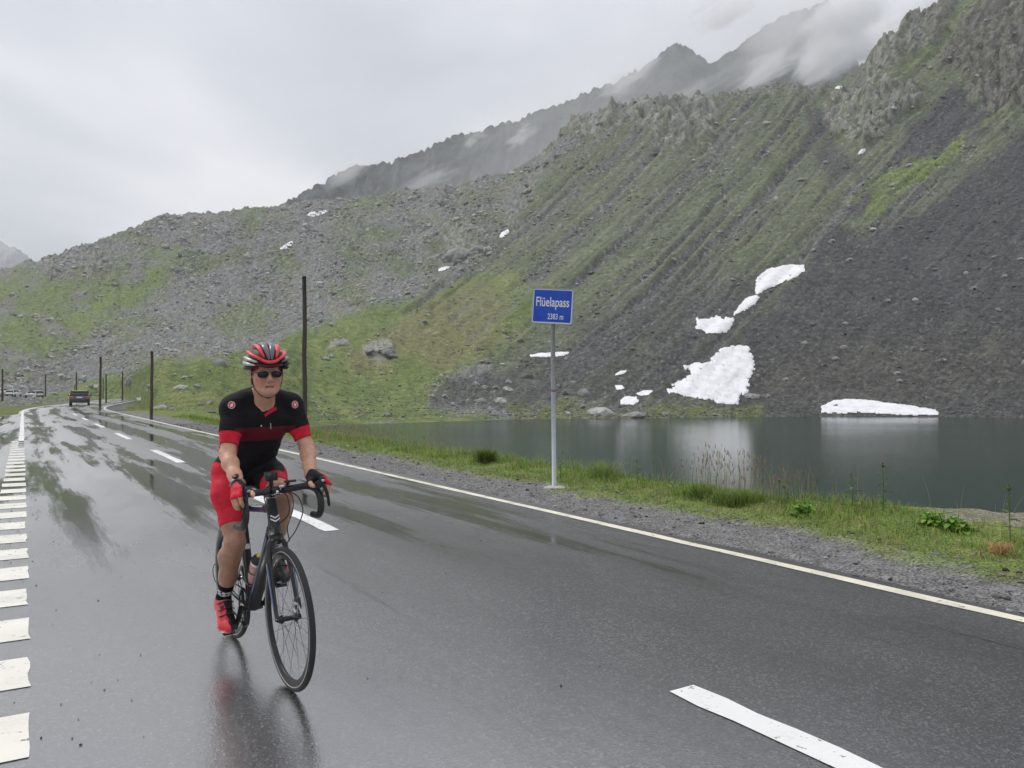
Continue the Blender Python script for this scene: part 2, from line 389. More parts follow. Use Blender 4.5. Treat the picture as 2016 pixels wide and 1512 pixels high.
# near ground: meadow and gravel beside the road
gn = fbm(XA*.5, YA*.5, 4, 121); nc = np.broadcast_to(C('6a7548'), ZA.shape+(3,)).copy()
nc = mixc(nc, C('7e7c4e'), sstep(gn, 0, .7)*.8); nc = mixc(nc, C('55613a'), sstep(fbm(XA*1.3, YA*1.3, 3, 131), .1, .6)*.5)
gravn = (1-sstep(TA+.25*gn, 6.3, 6.9))*sstep(TA, 2, 3); gravl = sstep(TA, -12, -11)*(1-sstep(TA, 0, 1))*(1-sstep(SA, 40, 50))
nc = mixc(nc, C('68686a'), np.maximum(gravn, gravl)); nc = mixc(nc, C('30382a'), sstep(-ZA, 1.5, 2.6)*LW)
col[:nearN] = nc
sh = sstep(YA/KY[0][None], .93, 1)*(1-LW)        # blend towards the far part
col[:nearN] = col[:nearN]*(1-sh[..., None])+col[nearN][None]*sh[..., None]
col = np.clip(col, .004, .9)
# relief: crags, gullies, hummocks
amp = YT/300.0
disp = isfar*sstep(np.arange(NR)[:, None]*1.0, nearN+1, nearN+25)*(amp*((gulf*-.9-gully*1.6)*D_slope*(1-.75*dark)+fbm(UT/34, VT/26, 4, 141)*1.3*(1-.6*D_slope)+gulx*-.10*D_slope*(1-dark)+stony*spk*.4*(1-.5*D_slope)+fine*.3*(1-.5*D_slope))
       + crag*(ridged(UT/46, VT/38, 5, 151)-.35)*6.5+outcrop*(ridged(UT/14, VT/9, 3, 161)*.8+.1))
edge = np.minimum(1, 4*sstep(np.abs(YT-KY[4][None]), -1, 60)+.35)
disp[nearN+sum(rowsN)+1:] = 0
crest_j = fbm(uu/9, uu*0, 4, 171)*1.0+fbm(uu/2.4+9, uu*0, 2, 172)*.5
j0 = nearN+sum(rowsN)-25; ramp_ = np.zeros(NR); ramp_[j0:j0+26] = np.linspace(0, 1, 26)**2; ramp_[j0+26:] = 1
disp = disp+ramp_[:, None]*crest_j[None]*(1.2+2.2*sstep(uu, 1080, 1130)*(1-sstep(uu, 1440, 1500))+1.6*sstep(uu, 1650, 1750))[None]
ZT = ZT+disp
dxy = crag*ridged(UT/30, VT/30, 4, 181)*4*isfar          # crags also stand forward
YT2 = YT-dxy; XT2 = XT-(XT/np.maximum(YT, 1))*dxy
YT2[nearN+sum(rowsN):] = YT[nearN+sum(rowsN):]; XT2[nearN+sum(rowsN):] = XT[nearN+sum(rowsN):]
TV = np.stack([XT2, YT2, ZT], -1).reshape(-1, 3)
ii = np.arange(NR*NU).reshape(NR, NU)
TF = np.stack([ii[:-1, :-1], ii[:-1, 1:], ii[1:, 1:], ii[1:, :-1]], -1).reshape(-1, 4)
PV = V0-(ZT-EYE)/YT2*F
PVmin = np.minimum.accumulate(PV[nearN:], 0)
def onter(u, v, far=True):
    """the terrain point that shows at picture position (u, v)"""
    c = int(np.clip(round((u-uu[0])/(uu[1]-uu[0])), 0, NU-1)); colv = PV[nearN:, c]
    k = np.argmax(colv <= v)
    if colv[k] > v: k = sum(rowsN)-1
    k += nearN; return Vector((XT2[k, c], YT2[k, c], ZT[k, c]))

def tz(x, y):
    """terrain height under a point"""
    c = int(np.clip(round((U0+F*x/y-uu[0])/(uu[1]-uu[0])), 0, NU-1)); return float(np.interp(y, YT2[:, c], ZT[:, c]))
def vcol(o, arr, name='tint', extra=None):
    me = o.data; a = me.color_attributes.new(name, 'FLOAT_COLOR', 'POINT')
    c = np.ones((len(me.vertices), 4), np.float32); c[:, :3] = arr.reshape(-1, 3)
    if extra is not None: c[:, 3] = extra.ravel()
    a.data.foreach_set('color', c.ravel())
m = Mat('mountain_ground', rough=.93, spec=.15)
at = m.n('VertexColor', layer_name='tint'); gpos = m.n('NewGeometry').outputs['Position']
nA = m.noise(gpos, .55, 7, .68); nB = m.noise(gpos, 2.6, 5, .7)
fac = m.ramp(nA, [(.28, .45), (.5, 1.0), (.74, 1.6)]); c1 = m.mix(1, at.outputs['Color'], fac, 'MULTIPLY')
c2 = m.mix(1, c1, m.ramp(nB, [(.3, .62), (.5, 1.0), (.72, 1.45)]), 'MULTIPLY')
vo = m.n('TexVoronoi'); m.L.new(gpos, vo.inputs['Vector']); vo.inputs['Scale'].default_value = .9; vo.inputs['Randomness'].default_value = 1
peb = m.math('MULTIPLY', m.ramp(vo.outputs['Distance'], [(.0, 1.0), (.32, .3), (.5, 0.0)]), at.outputs['Alpha'])
c3 = m.mix(m.math('MULTIPLY', peb, .35), c2, (.33, .33, .31)); m.set('Base Color', c3)
h = m.math('ADD', m.math('MULTIPLY', nA, .7), m.math('ADD', m.math('MULTIPLY', nB, .25), m.math('MULTIPLY', peb, .35)))
m.bump(h, .9, .8)
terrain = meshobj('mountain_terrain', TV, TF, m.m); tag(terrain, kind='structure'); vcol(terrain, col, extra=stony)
# ground around and behind the viewer out to the horizon
m = Mat('moor_ground', rough=.95, spec=.1); c = m.coord('Object')
m.set('Base Color', m.mix(m.ramp(m.noise(c, .05, 6), [(.4, 0.), (.6, 1.)]), (.10, .125, .05), (.13, .13, .115))); m.bump(m.noise(c, .4, 6), .6, .5)
gx = np.linspace(-2900, 2900, 91); GX, GY = np.meshgrid(gx, gx)
rr = np.hypot(GX, GY); GZ = -6-8*sstep(rr, 0, 800)+sstep(rr, 400, 1800)*(fbm(GX/900, GY/900, 4, 201)*110+60)*(1-sstep(GY, -200, 300)*.9)-sstep(rr, 2000, 2900)*60
i2 = np.arange(91*91).reshape(91, 91)
o = meshobj('ground', np.stack([GX, GY, GZ], -1).reshape(-1, 3), np.stack([i2[:-1, :-1], i2[:-1, 1:], i2[1:, 1:], i2[1:, :-1]], -1).reshape(-1, 4), m.m); tag(o, kind='structure')
o = meshobj('roadside_ground', [(-90, -60, -.06), (60, -60, -.06), (60, 1.6, -.06), (-90, 1.6, -.06)], [(0, 1, 2, 3)], m.m); tag(o, kind='structure')

# far ridge behind the slope, half in cloud, and a distant mountain at the left edge
def ridge(name, us, vs, ys, y0f, vbase, label, seed, ampz, colr):
    n = 420; u = np.linspace(us[0], us[-1], n); v = np.interp(u, us, vs); Yc = np.interp(u, us, ys)
    zc = EYE+(V0-v)/F*Yc; nr = 110; t = np.linspace(0, 1, nr)[:, None]
    zb = EYE+(V0-vbase)/F*Yc*y0f
    Y = Yc[None]*(y0f+(1-y0f)*t); Z = zb[None]+(zc-zb)[None]*t**1.25
    U = np.broadcast_to(u[None], Y.shape); V = V0-(Z-EYE)/Y*F
    g = ridged(U/26+V/60, V/90, 5, seed)-.4
    jag = (ridged(u/26, u*0, 5, seed+5)-.5)*.8+.35*fbm(u/6, u*0, 3, seed+8)+.5*fbm(u/70, u*0, 3, seed+9)
    Z = Z+g*ampz*1.3*sstep(t, .02, .25)*(1-.8*sstep(t, .78, 1))+jag[None]*ampz*.5*sstep(t, .75, 1)
    # back side
    Yb = np.stack([Yc+40*k for k in (1, 3, 7)]); Zb = np.stack([Z[-1]-60*k for k in (1, 3, 7)])
    Y = np.concatenate([Y, Yb]); Z = np.concatenate([Z, Zb]); X = (u[None]-U0)/F*Y; R_ = Y.shape[0]
    i3 = np.arange(R_*n).reshape(R_, n)
    m = Mat(name+'_rock', rough=.95, spec=.1); p = m.n('NewGeometry').outputs['Position']
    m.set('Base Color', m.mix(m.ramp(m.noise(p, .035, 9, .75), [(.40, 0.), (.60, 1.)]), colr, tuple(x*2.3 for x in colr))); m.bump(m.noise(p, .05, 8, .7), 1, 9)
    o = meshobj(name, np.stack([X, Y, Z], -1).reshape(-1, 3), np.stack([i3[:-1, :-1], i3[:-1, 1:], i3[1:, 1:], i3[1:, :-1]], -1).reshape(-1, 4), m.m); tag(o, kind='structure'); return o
ridge('rocky_ridge', [480, 560, 620, 700, 800, 880, 950, 1000, 1080, 1160, 1230, 1300, 1332, 1360, 1400, 1450, 1500, 1560, 1630, 1665, 1700, 1800, 2000],
      [450, 403, 366, 328, 312, 274, 258, 240, 214, 182, 150, 112, 84, 96, 128, 96, 56, 22, 4, 60, 150, 190, 240],
      [820, 840, 860, 880, 900, 920, 930, 940, 950, 960, 970, 975, 975, 985, 1000, 1020, 1050, 1080, 1100, 1110, 1120, 1130, 1140], .72, 520, '', 301, 15, (.065, .072, .068))
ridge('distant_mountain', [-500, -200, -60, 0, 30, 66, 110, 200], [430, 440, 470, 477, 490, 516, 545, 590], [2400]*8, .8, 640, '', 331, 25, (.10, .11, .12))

# ---------------------------------------------------------------- lake
m = Mat('lake_water', (.012, .022, .017), .07, spec=.5); m.b.inputs['IOR'].default_value = 1.33; m.b.inputs['Specular Tint'].default_value = (.84, 1, .92, 1)
c = m.n('NewGeometry').outputs['Position']; mp = m.n('Mapping'); m.L.new(c, mp.inputs[0]); mp.inputs['Scale'].default_value = (1, 1.6, 1)
h = m.math('ADD', m.noise(mp.outputs[0], 5.5, 3, .6), m.math('MULTIPLY', m.noise(mp.outputs[0], .7, 3, .5), .6)); m.bump(h, .22, .025)
big = m.noise(c, .03, 3, .5); m.set('Roughness', m.ramp(big, [(.35, .10), (.65, .15)]))
m.set('Base Color', m.mix(m.ramp(big, [(.3, 0.), (.7, 1.)]), (.010, .036, .025), (.015, .043, .030)))
o = meshobj('lake_water', [(-60, 4, LAKE_Z), (700, 4, LAKE_Z), (700, 160, LAKE_Z), (-60, 160, LAKE_Z)], [(0, 1, 2, 3)], m.m); tag(o, kind='structure')
# ---------------------------------------------------------------- road
def axpt(s, t, z=0):
    """point at distance s along and t right of the camera-side origin (t = MID is the centre line)"""
    k = np.clip((s+40)/.5, 0, len(AX)-1.001); i = int(k); f = k-i; a = AX[i]*(1-f)+AX[i+1]*f
    if s < -40: a = AX[0].copy(); a[0] += math.cos(a[2])*(s+40); a[1] += math.sin(a[2])*(s+40)
    return (a[0]+math.sin(a[2])*(t-MID), a[1]-math.cos(a[2])*(t-MID), z)
m = Mat('wet_asphalt', rough=.3, spec=.5); m.b.inputs['IOR'].default_value = 1.6
uvn = m.n('UVMap', uv_map='road'); uv = uvn.outputs[0]
def mapped(v, sc):
    mp = m.n('Mapping'); m.L.new(v, mp.inputs[0]); mp.inputs['Scale'].default_value = sc; return mp.outputs[0]
pos = m.n('NewGeometry').outputs['Position']
agg = m.noise(pos, 190, 3, .7); agg2 = m.n('TexVoronoi'); m.L.new(pos, agg2.inputs['Vector']); agg2.inputs['Scale'].default_value = 95
dry = m.noise(mapped(uv, (.35, 1.1, 1)), 1.0, 5, .6, .4)             # broad stains along the road
streak = m.noise(mapped(uv, (.10, 1.35, 1)), 1.0, 8, .66, .15)
sepu = m.n('SeparateXYZ'); m.L.new(uv, sepu.inputs[0]); tt = sepu.outputs[1]
# wheel tracks hold the water: four ruts across
rut = m.math('COSINE', m.math('MULTIPLY', m.math('SUBTRACT', tt, .45), 4.55)); rut = m.math('MULTIPLY', rut, .5)
rightside = m.maprange(tt, 2.3, 3.1, 0, 1)
wet = m.math('ADD', m.math('ADD', m.math('MULTIPLY', streak, 2.0), m.math('MULTIPLY', rut, .20)), m.math('MULTIPLY', rightside, .05))
wet = m.math('ADD', wet, m.maprange(sepu.outputs[0], 2, 10, -.34, 0)); wet = m.math('ADD', wet, m.math('MULTIPLY', m.math('SUBTRACT', agg, .5), .10))
film = m.ramp(m.math('MULTIPLY', wet, .5), [(.485, 0.), (.575, 1.)])          # 1 = standing film of water
m.set('Base Color', m.mix(film, m.mix(m.ramp(agg2.outputs['Color'], [(.55, 0.), (.95, 1.)]), m.mix(dry, (.008, .0085, .0095), (.022, .023, .025)), m.mix(dry, (.045, .047, .05), (.20, .20, .20))), (.014, .0145, .015)))
m.set('Roughness', m.mix(film, m.ramp(dry, [(.35, .4), (.65, .55)]), m.ramp(dry, [(.35, .05), (.65, .10)])))
hgt = m.math('ADD', m.math('MULTIPLY', agg, .5), m.math('MULTIPLY', agg2.outputs['Distance'], .9))
b1 = m.n('Bump'); m.L.new(hgt, b1.inputs['Height']); b1.inputs['Distance'].default_value = .004
m.L.new(m.mix(film, (.36, .36, .36), (.03, .03, .03)), b1.inputs['Strength'])
b2 = m.n('Bump'); m.L.new(m.noise(mapped(uv, (.5, 2, 1)), 2.2, 3), b2.inputs['Height']); b2.inputs['Distance'].default_value = .02; b2.inputs['Strength'].default_value = .12
m.L.new(b2.outputs[0], b1.inputs['Normal']); m.L.new(b1.outputs[0], m.b.inputs['Normal'])
m.set('Coat Weight', m.mix(film, m.math('MULTIPLY', m.maprange(sepu.outputs[0], -1, 7, .62, 1), m.maprange(m.math('ADD', tt, m.math('MULTIPLY', dry, 1.2)), 1.6, 3.9, 1.0, .42)), (.55, .55, .55))); m.b.inputs['Coat IOR'].default_value = 5.4
m.set('Coat Roughness', m.mix(film, m.math('ADD', m.ramp(dry, [(.32, .14), (.68, .25)]), m.maprange(sepu.outputs[0], 3, 15, 0, .20)), (.035, .035, .035)))
b3 = m.n('Bump'); m.L.new(hgt, b3.inputs['Height']); b3.inputs['Distance'].default_value = .004; m.L.new(m.mix(film, (.16, .16, .16), (.02, .02, .02)), b3.inputs['Strength'])
m.L.new(b2.outputs[0], b3.inputs['Normal']); m.L.new(b3.outputs[0], m.b.inputs['Coat Normal'])
asphalt = m
def strip(name, s0, s1, tl, tr, ds, nt_, z, mat, zf=None, parent=None, edge_noise=0):
    S = np.arange(s0, s1+ds*.5, ds); V = []; UVS = []
    for s in S:
        a = tl(s) if callable(tl) else tl; b = tr(s) if callable(tr) else tr
        for j in range(nt_+1):
            t = a+(b-a)*j/nt_; p = axpt(s, t, z); V.append((p[0], p[1], z if zf is None else z+zf(s, t))); UVS.append((s, t))
    n = nt_+1; ix = np.arange(len(S)*n).reshape(len(S), n)
    Fc = np.stack([ix[:-1, :-1], ix[:-1, 1:], ix[1:, 1:], ix[1:, :-1]], -1).reshape(-1, 4)
    o = meshobj(name, V, Fc, mat, parent); me = o.data; ul = me.uv_layers.new(name='road'); UVS = np.array(UVS, np.float32)
    li = np.empty(len(me.loops), np.int32); me.loops.foreach_get('vertex_index', li); ul.data.foreach_set('uv', UVS[li].ravel()); return o
def left_lim(s): return np.interp(s, [-40, 24, 40, 52, 58, 300], [-7, -7, -2.2, -1.1, -.25, -.25])
road = strip('road', -40, 250, left_lim, lambda s: RIGHT_EDGE+.2+.03*math.sin(s*1.7)+.02*math.sin(s*4.1), .5, 16, 0, asphalt.m); tag(road, kind='structure')
# paint, worn at its edges
def paint(name, color, holes):
    p = Mat(name, color, .42, spec=.5); pos = p.n('NewGeometry').outputs['Position']
    n = p.noise(pos, 14, 6, .7); k = p.ramp(n, [(holes, 0.), (holes+.05, 1.)])
    p.set('Base Color', p.mix(k, (.22, .22, .22), p.mix(p.noise(pos, 2.5, 5, .7), tuple(x*.86 for x in color), color)))
    p.set('Roughness', p.ramp(p.noise(pos, 3, 4), [(.4, .25), (.6, .55)]))
    p.bump(p.noise(pos, 160, 3, .6), .35, .004); return p.m
pw, pc = paint('white_road_paint', (.90, .90, .88), .355), paint('cream_road_paint', (.88, .83, .68), .345)
pb = paint('ivory_road_paint', (.90, .87, .78), .35); rw = random.Random(3)
def dash(name, s0, s1, t0, t1, z, mat, label, cat, group, ds=.25, kind=None):
    wob = [rw.uniform(-.009, .009) for _ in range(64)]
    o = strip(name, s0, s1, lambda s: t0+wob[int(s*7) % 64], lambda s: t1+wob[int(s*9+20) % 64], ds, 2, z, mat)
    return tag(o, label, cat, group, kind)
e_ = dash('edge_line', -15, 157, RIGHT_EDGE-.06, RIGHT_EDGE+.06, .004, pc, None, None, None, .5, 'structure')
e_ = dash('edge_line', 23.7, 157, LEFT_EDGE-.14, LEFT_EDGE+.0, .004, pw, None, None, None, .5, 'structure')
# s for the picture's dashes: s = Y / .851 for the centre line, minus its lateral share
def s_of(v, t): Y = F*EYE/(v-V0); X = (t-RN[1]*Y)/RN[0]; return X*DN[0]+Y*DN[1]
k = 0
for a in [s_of(1344, MID)-.01-4.1+9.05*j-9.05 for j in range(0, 8)]:
    dash('centre_line_dash', a, a+4.1, MID-.06, MID+.105, .004, pw, None, None, None, .2, 'structure')
    k += 1
s0 = s_of(1350, LEFT_EDGE)
for j in range(-6, 26):
    a = s0+.865*j-.02
    dash('edge_block', a, a+.5, LEFT_EDGE-.30, LEFT_EDGE+rw.uniform(-.01, .01), .004, pb, None, None, None, .1, 'structure')
# ---------------------------------------------------------------- stones
def rockmesh(seed, sub=1, flat=.62):
    bm = bmesh.new(); bmesh.ops.create_icosphere(bm, subdivisions=sub, radius=.5); r = random.Random(seed)
    pl = [(Vector((r.gauss(0, 1), r.gauss(0, 1), r.gauss(0, 1)*.8)).normalized(), r.uniform(.24, .42)) for _ in range(9 if sub > 1 else 5)]
    for v in bm.verts:
        for n, d in pl:                               # cut facets
            k = v.co.dot(n)-d
            if k > 0: v.co -= n*k
        v.co += Vector((r.uniform(-1, 1), r.uniform(-1, 1), r.uniform(-1, 1)))*(.045 if sub < 3 else .012)
        v.co.z *= flat; v.co.x *= 1.25
    return bm
def rockarr(seed, sub):
    bm = rockmesh(seed, sub); bmesh.ops.triangulate(bm, faces=bm.faces[:]); bm.verts.ensure_lookup_table()
    V = np.array([v.co[:] for v in bm.verts], np.float32); Fc = np.array([[v.index for v in f.verts] for f in bm.faces], np.int32); bm.free(); return V, Fc
def rock_mat(name, lo, hi, lichen=.3, sc=3, rough=.88):
    m = Mat(name, rough=rough, spec=.25); c = m.coord('Object'); oi = m.n('ObjectInfo')
    at = m.n('VertexColor', layer_name='tint')
    n = m.noise(c, sc, 7, .7); b = m.mix(m.ramp(n, [(.3, 0.), (.7, 1.)]), lo, hi)
    l = m.ramp(m.noise(c, sc*2.3, 5, .65), [(.52, 0.), (.62, lichen)]); b = m.mix(l, b, (.30, .31, .22))
    crack = m.ramp(m.noise(c, sc*.8, 6, .8, 1.2), [(.46, 1.), (.495, .55), (.53, 1.)]); b = m.mix(1, b, crack, 'MULTIPLY')
    m.set('Base Color', b); m.bump(m.math('ADD', n, m.math('MULTIPLY', crack, .5)), .8, .12); return m.m
def scatter_mesh(name, P, size, mat, cols, seeds=(1, 2, 3, 4), sub=0, flatup=None, kindname='stuff', sink=.15):
    """many small stones in one mesh; P (n,3), size (n,)"""
    Vs = []; Fs = []; Cs = []; off = 0; n = len(P); pick = rng.integers(0, len(seeds), n)
    for si, sd0 in enumerate(seeds):
        idx = np.where(pick == si)[0]
        if not len(idx): continue
        V, Fc = rockarr(sd0, sub); k = len(idx); a = rng.uniform(0, 6.283, k); tilt = rng.normal(0, .35, k); s = size[idx]
        asp = rng.uniform(.7, 1.25, (k, 3)); v = V[None]*asp[:, None, :]
        ct, st_ = np.cos(tilt)[:, None], np.sin(tilt)[:, None]; x, y, z = v[..., 0], v[..., 1]*ct-v[..., 2]*st_, v[..., 1]*st_+v[..., 2]*ct
        ca_, sa_ = np.cos(a)[:, None], np.sin(a)[:, None]
        v = np.stack([x*ca_-y*sa_, x*sa_+y*ca_, z], -1)*s[:, None, None]+P[idx][:, None, :]; v[..., 2] += (s*sink)[:, None]
        Vs.append(v.reshape(-1, 3)); Fs.append((Fc[None]+(np.arange(k)*len(V))[:, None, None]).reshape(-1, 3)+off); off += k*len(V)
        Cs.append(np.repeat(cols[idx], len(V), 0))
    o = meshobj(name, np.concatenate(Vs), np.concatenate(Fs), mat, smooth=False); vcol(o, np.concatenate(Cs)); return tag(o, kind=kindname)
# loose stones over the slopes; density follows the stony ground
m = Mat('scree_stone', rough=.9, spec=.2); at = m.n('VertexColor', layer_name='tint'); pos = m.n('NewGeometry').outputs['Position']
m.set('Base Color', m.mix(1, at.outputs['Color'], m.ramp(m.noise(pos, 1.1, 6, .7), [(.3, .6), (.7, 1.4)]), 'MULTIPLY')); scree_m = m.m
r0, r1 = nearN+2, nearN+sum(rowsN)-2
w_ = np.clip(stony[r0:r1]*1.0+.20, 0, 1)**1.3*(1-crag[r0:r1]*.5)
pv = PV[r0:r1]; dv = np.abs(np.gradient(pv, axis=0)); vis = (pv <= PVmin[2:2+r1-r0]+1.0) & (pv < 845) & (pv > -60) & (UT[r0:r1] > -180) & (UT[r0:r1] < 2200)
bould = np.clip(.4+1.2*fbm(UT[r0:r1]/70, VT[r0:r1]/34, 4, 401), .05, 1.4)
left = 1-sstep(UT[r0:r1], 1050, 1250)*.6
pw_ = (w_*dv*vis*bould*left).ravel(); pw_ /= pw_.sum()
NS = 36000
pick = rng.choice(len(pw_), NS, p=pw_); rr_, cc_ = np.unravel_index(pick, pv.shape); rr_ += r0
fr_, fc_ = rng.uniform(0, 1, NS), rng.uniform(0, 1, NS)
def lerp_grid(A): return (A[rr_, cc_]*(1-fr_)+A[rr_+1, cc_]*fr_)*(1-fc_)+(A[rr_, np.minimum(cc_+1, NU-1)]*(1-fr_)+A[rr_+1, np.minimum(cc_+1, NU-1)]*fr_)*fc_
SP = np.stack([lerp_grid(XT2), lerp_grid(YT2), lerp_grid(ZT)], -1)
pxs = np.minimum(1.9+rng.pareto(2.6, NS)*1.7, 13)                          # size as it shows, a few pixels
ssz = pxs*SP[:, 1]/F*(1-.3*dark[rr_, cc_])
base = col[rr_, cc_]; br = rng.normal(1.75, .55, NS)[:, None]; gy = base.mean(1, keepdims=True)
sc_col = np.clip((gy*np.array([[1.0, 1.0, .96]])*.75+base*.25)*br+.03*(1-dark[rr_, cc_])[:, None], .03, .5)
scatter_mesh('scree_stones', SP, ssz, scree_m, sc_col)

# boulders one can pick out: each its own object
bm_ = rock_mat('grey_boulder', (.24, .24, .23), (.44, .44, .42), .35, 2.2)
bd_ = rock_mat('dark_boulder', (.12, .12, .12), (.26, .26, .25), .25, 2.2)
bl_ = rock_mat('pale_boulder', (.38, .38, .36), (.62, .62, .58), .25, 2.0)
rock_meshes = {}
def rockdata(seed, mat):
    k = (seed, mat.name)
    if k not in rock_meshes:
        o = bmobj('boulder', rockmesh(100+seed, 2), mat, smooth=False); rock_meshes[k] = o.data; bpy.data.objects.remove(o)
    return rock_meshes[k]
def boulder(u, v, w, h, seed, mat, label, group=None, name='boulder', at=None):
    p = at or onter(u, v); sc = p.y/F
    o = bpy.data.objects.new(name, rockdata(seed % 10, mat)); COL.objects.link(o); r = random.Random(seed*7+3)
    o.location = (p.x, p.y+w*sc*.2, p.z+h*sc*.10); o.scale = (w*sc/1.15, w*sc*.8, h*sc/.52); o.rotation_euler = (r.uniform(-.1, .1), r.uniform(-.15, .15), r.choice((0, math.pi))+r.uniform(-.35, .35))
    return tag(o, label, 'boulder', group)
named = [
 (1183,818,66,28,1,bl_,'broad pale boulder with a pointed hump on the far shore of the lake'),
 (1250,822,58,16,2,bm_,'low flat grey boulder at the waterline right of the pointed shore boulder'),
 (1308,818,34,14,3,bm_,'smaller flat boulder at the far waterline, rightmost of the shore row'),
 (1148,780,28,22,4,bm_,'rounded grey boulder on the rubble just above the pointed shore boulder'),
 (1120,778,34,18,5,bd_,'dark wide boulder left of the sign post low on the rubble'),
 (998,770,24,14,6,bl_,'pale block above the lake left of the sign post'),
 (948,792,30,12,7,bm_,'flat grey slab on the green shore below the dark rubble'),
 (985,795,34,14,8,bl_,'pale low boulder near the far shore left of the sign post'),
 (1040,745,24,12,9,bd_,'dark boulder in the rubble under the thin snow strip'),
 (945,690,20,12,10,bd_,'dark boulder standing on the green slope edge left of the sign'),
 (770,434,16,12,11,bl_,'round pale boulder high on the mossy shoulder'),
 (722,455,12,9,12,bl_,'pale boulder high on the mossy shoulder, left of the round one'),
 (1403,340,12,13,13,bl_,'bright boulder alone in the middle of the gullied slope'),
 (1530,395,12,12,14,bl_,'pale boulder perched on the gullied slope above the snow'),
 (1274,333,10,7,15,bl_,'small pale boulder in a gully under the crags'),
 (1408,245,24,9,16,bl_,'flat pale slab under the crest crags'),
 (1510,243,26,9,17,bl_,'flat pale slab high on the green crest'),
 (1477,245,20,8,18,bm_,'grey slab left of the flat pale slab on the green crest'),
 (1903,541,14,10,19,bl_,'lone pale boulder on the dark scree at the right'),
 (1802,592,13,8,20,bl_,'small light boulder on the dark scree above the lake'),
 (1665,640,15,10,21,bm_,'grey boulder low on the dark scree right of the snow'),
 (1478,785,42,12,22,bm_,'long flat boulder below the large snow patch'),
 (1376,798,26,12,23,bd_,'dark boulder at the foot of the large snow patch'),
 (52,731,15,9,24,bl_,'bright tilted boulder on the rubble at the far left'),
 (160,745,21,10,25,bl_,'pale slab leaning on the rubble behind the dark car'),
 (276,788,36,8,26,bl_,'flat pale slab in the meadow left of the near snow pole'),
 (315,818,34,14,27,bl_,'pale boulder beside the foot of the near snow pole'),
 (338,823,26,7,28,bm_,'low stone right of the boulder at the near pole'),
 (392,800,18,9,29,bm_,'grey stone in the meadow left of the cyclist'),
 (408,835,32,9,30,bd_,'brown stone at the road verge left of the cyclist'),
 (300,762,30,15,31,bm_,'grey block on the meadow knoll above the flat slab'),
 (350,768,44,14,32,bl_,'pale broken slab in the stone field on the knoll'),
 (665,684,36,16,33,bm_,'fissured grey outcrop low on the green slope right of the tall pole'),
 (430,722,34,24,34,bm_,'upright split rock on the knoll left of the helmet'),
 (258,752,40,24,35,bm_,'dark angular rock face on top of the knoll beyond the poles'),
 (800,330,14,8,36,bd_,'dark boulder on the hazy shoulder below the ridge'),
 (960,322,20,9,37,bd_,'dark boulder on the skyline of the shoulder under the mist'),
 (873,405,20,16,38,bd_,'dark block at the upper end of the mossy shoulder')]
for a in named: boulder(*a)
# four craggy rocks that stand up as masses of several blocks
def outcrop_obj(u, v, w, h, seed, label):
    p = onter(u, v); k = p.y/F; r = random.Random(seed); bm = bmesh.new()
    for i in range(16):
        b = rockmesh(seed*31+i, 2); me = bpy.data.meshes.new('x'); b.to_mesh(me); b.free(); f = r.uniform(.28, .5)
        me.transform(Matrix.Translation(((r.uniform(-.42, .42))*w*k, r.uniform(-.3, .3)*w*k*.6, (r.uniform(-.35, .2))*h*k)) @ Matrix.Rotation(r.uniform(-.5, .5), 4, 'Y') @ Matrix.Rotation(r.uniform(0, 6), 4, 'Z') @ Matrix.Diagonal((w*k*f, w*k*f, h*k*f*1.6, 1)))
        bm.from_mesh(me); bpy.data.meshes.remove(me)
    o = bmobj('rock_outcrop', bm, bm_, smooth=False); o.location = p; tag(o, label, 'rock')
outcrop_obj(748, 706, 58, 34, 5, 'craggy grey rock outcrop on the green slope above the lake, left of the sign')
outcrop_obj(915, 505, 80, 60, 6, 'large striped rock face between the mossy shoulder and the gully snow')
# further single boulders, largest of the field
big_idx = np.argsort(-pxs)[:170]
GRP = [('pale boulder scattered on the rubble field of the left hillside', 'boulders on the left rubble hillside'),
       ('stone lying in the green meadow slope between road and hillside', 'stones in the meadow slope'),
       ('boulder scattered on the gullied slope or scree above the lake', 'boulders on the slope above the lake')]
def where_is(u, v, k, size):
    tone = ('pale', 'mid grey', 'speckled grey')[k]; sz = 'large ' if size > 12 else ('' if size > 7 else 'small ')
    if u > 1000:
        tone = ('grey', 'dark')[k % 2]; base = 'on the green crest' if v < 280 else ('on the gullied slope' if v < 430 else ('halfway up the slope' if v < 600 else 'low above the water'))
        side = 'left of the sign' if u < 1045 else 'behind the sign' if u < 1140 else 'between sign and snow chain' if u < 1370 else 'around the snow chain' if u < 1600 else 'right of the snow chain' if u < 1800 else 'near the right edge'
    else:
        base = 'near the left skyline' if v < 480 else ('on the upper rubble' if v < 560 else ('in the mid rubble' if v < 650 else 'on the lowest rubble'))
        side = 'at the far left' if u < 110 else 'above the dark car' if u < 230 else 'above the near left pole' if u < 380 else 'above the cyclist' if u < 590 else 'just right of the tall pole' if u < 720 else 'above the green fan' if u < 860 else 'by the gully left of the sign'
    return f'{sz}{tone} boulder {base}, {side}'
for i in big_idx:
    u, v = UT[rr_[i], cc_[i]], PV[rr_[i], cc_[i]]; g = 2 if u > 1000 else (1 if fan[rr_[i], cc_[i]] > .5 else 0)
    lb = where_is(u, v, int(i) % 3, pxs[i])
    boulder(u, v, pxs[i]*1.35, pxs[i]*.85, int(i), (bl_, bm_, bm_)[int(i) % 3] if g < 2 else (bm_, bd_)[int(i) % 2], lb, GRP[g][1], at=Vector(SP[i].tolist()))
ORD = ['leftmost', 'second from left', 'third from left', 'fourth from left', 'fifth from left', 'sixth from left', 'seventh from left', 'eighth from left', 'ninth from left', 'tenth from left']
fam = {}
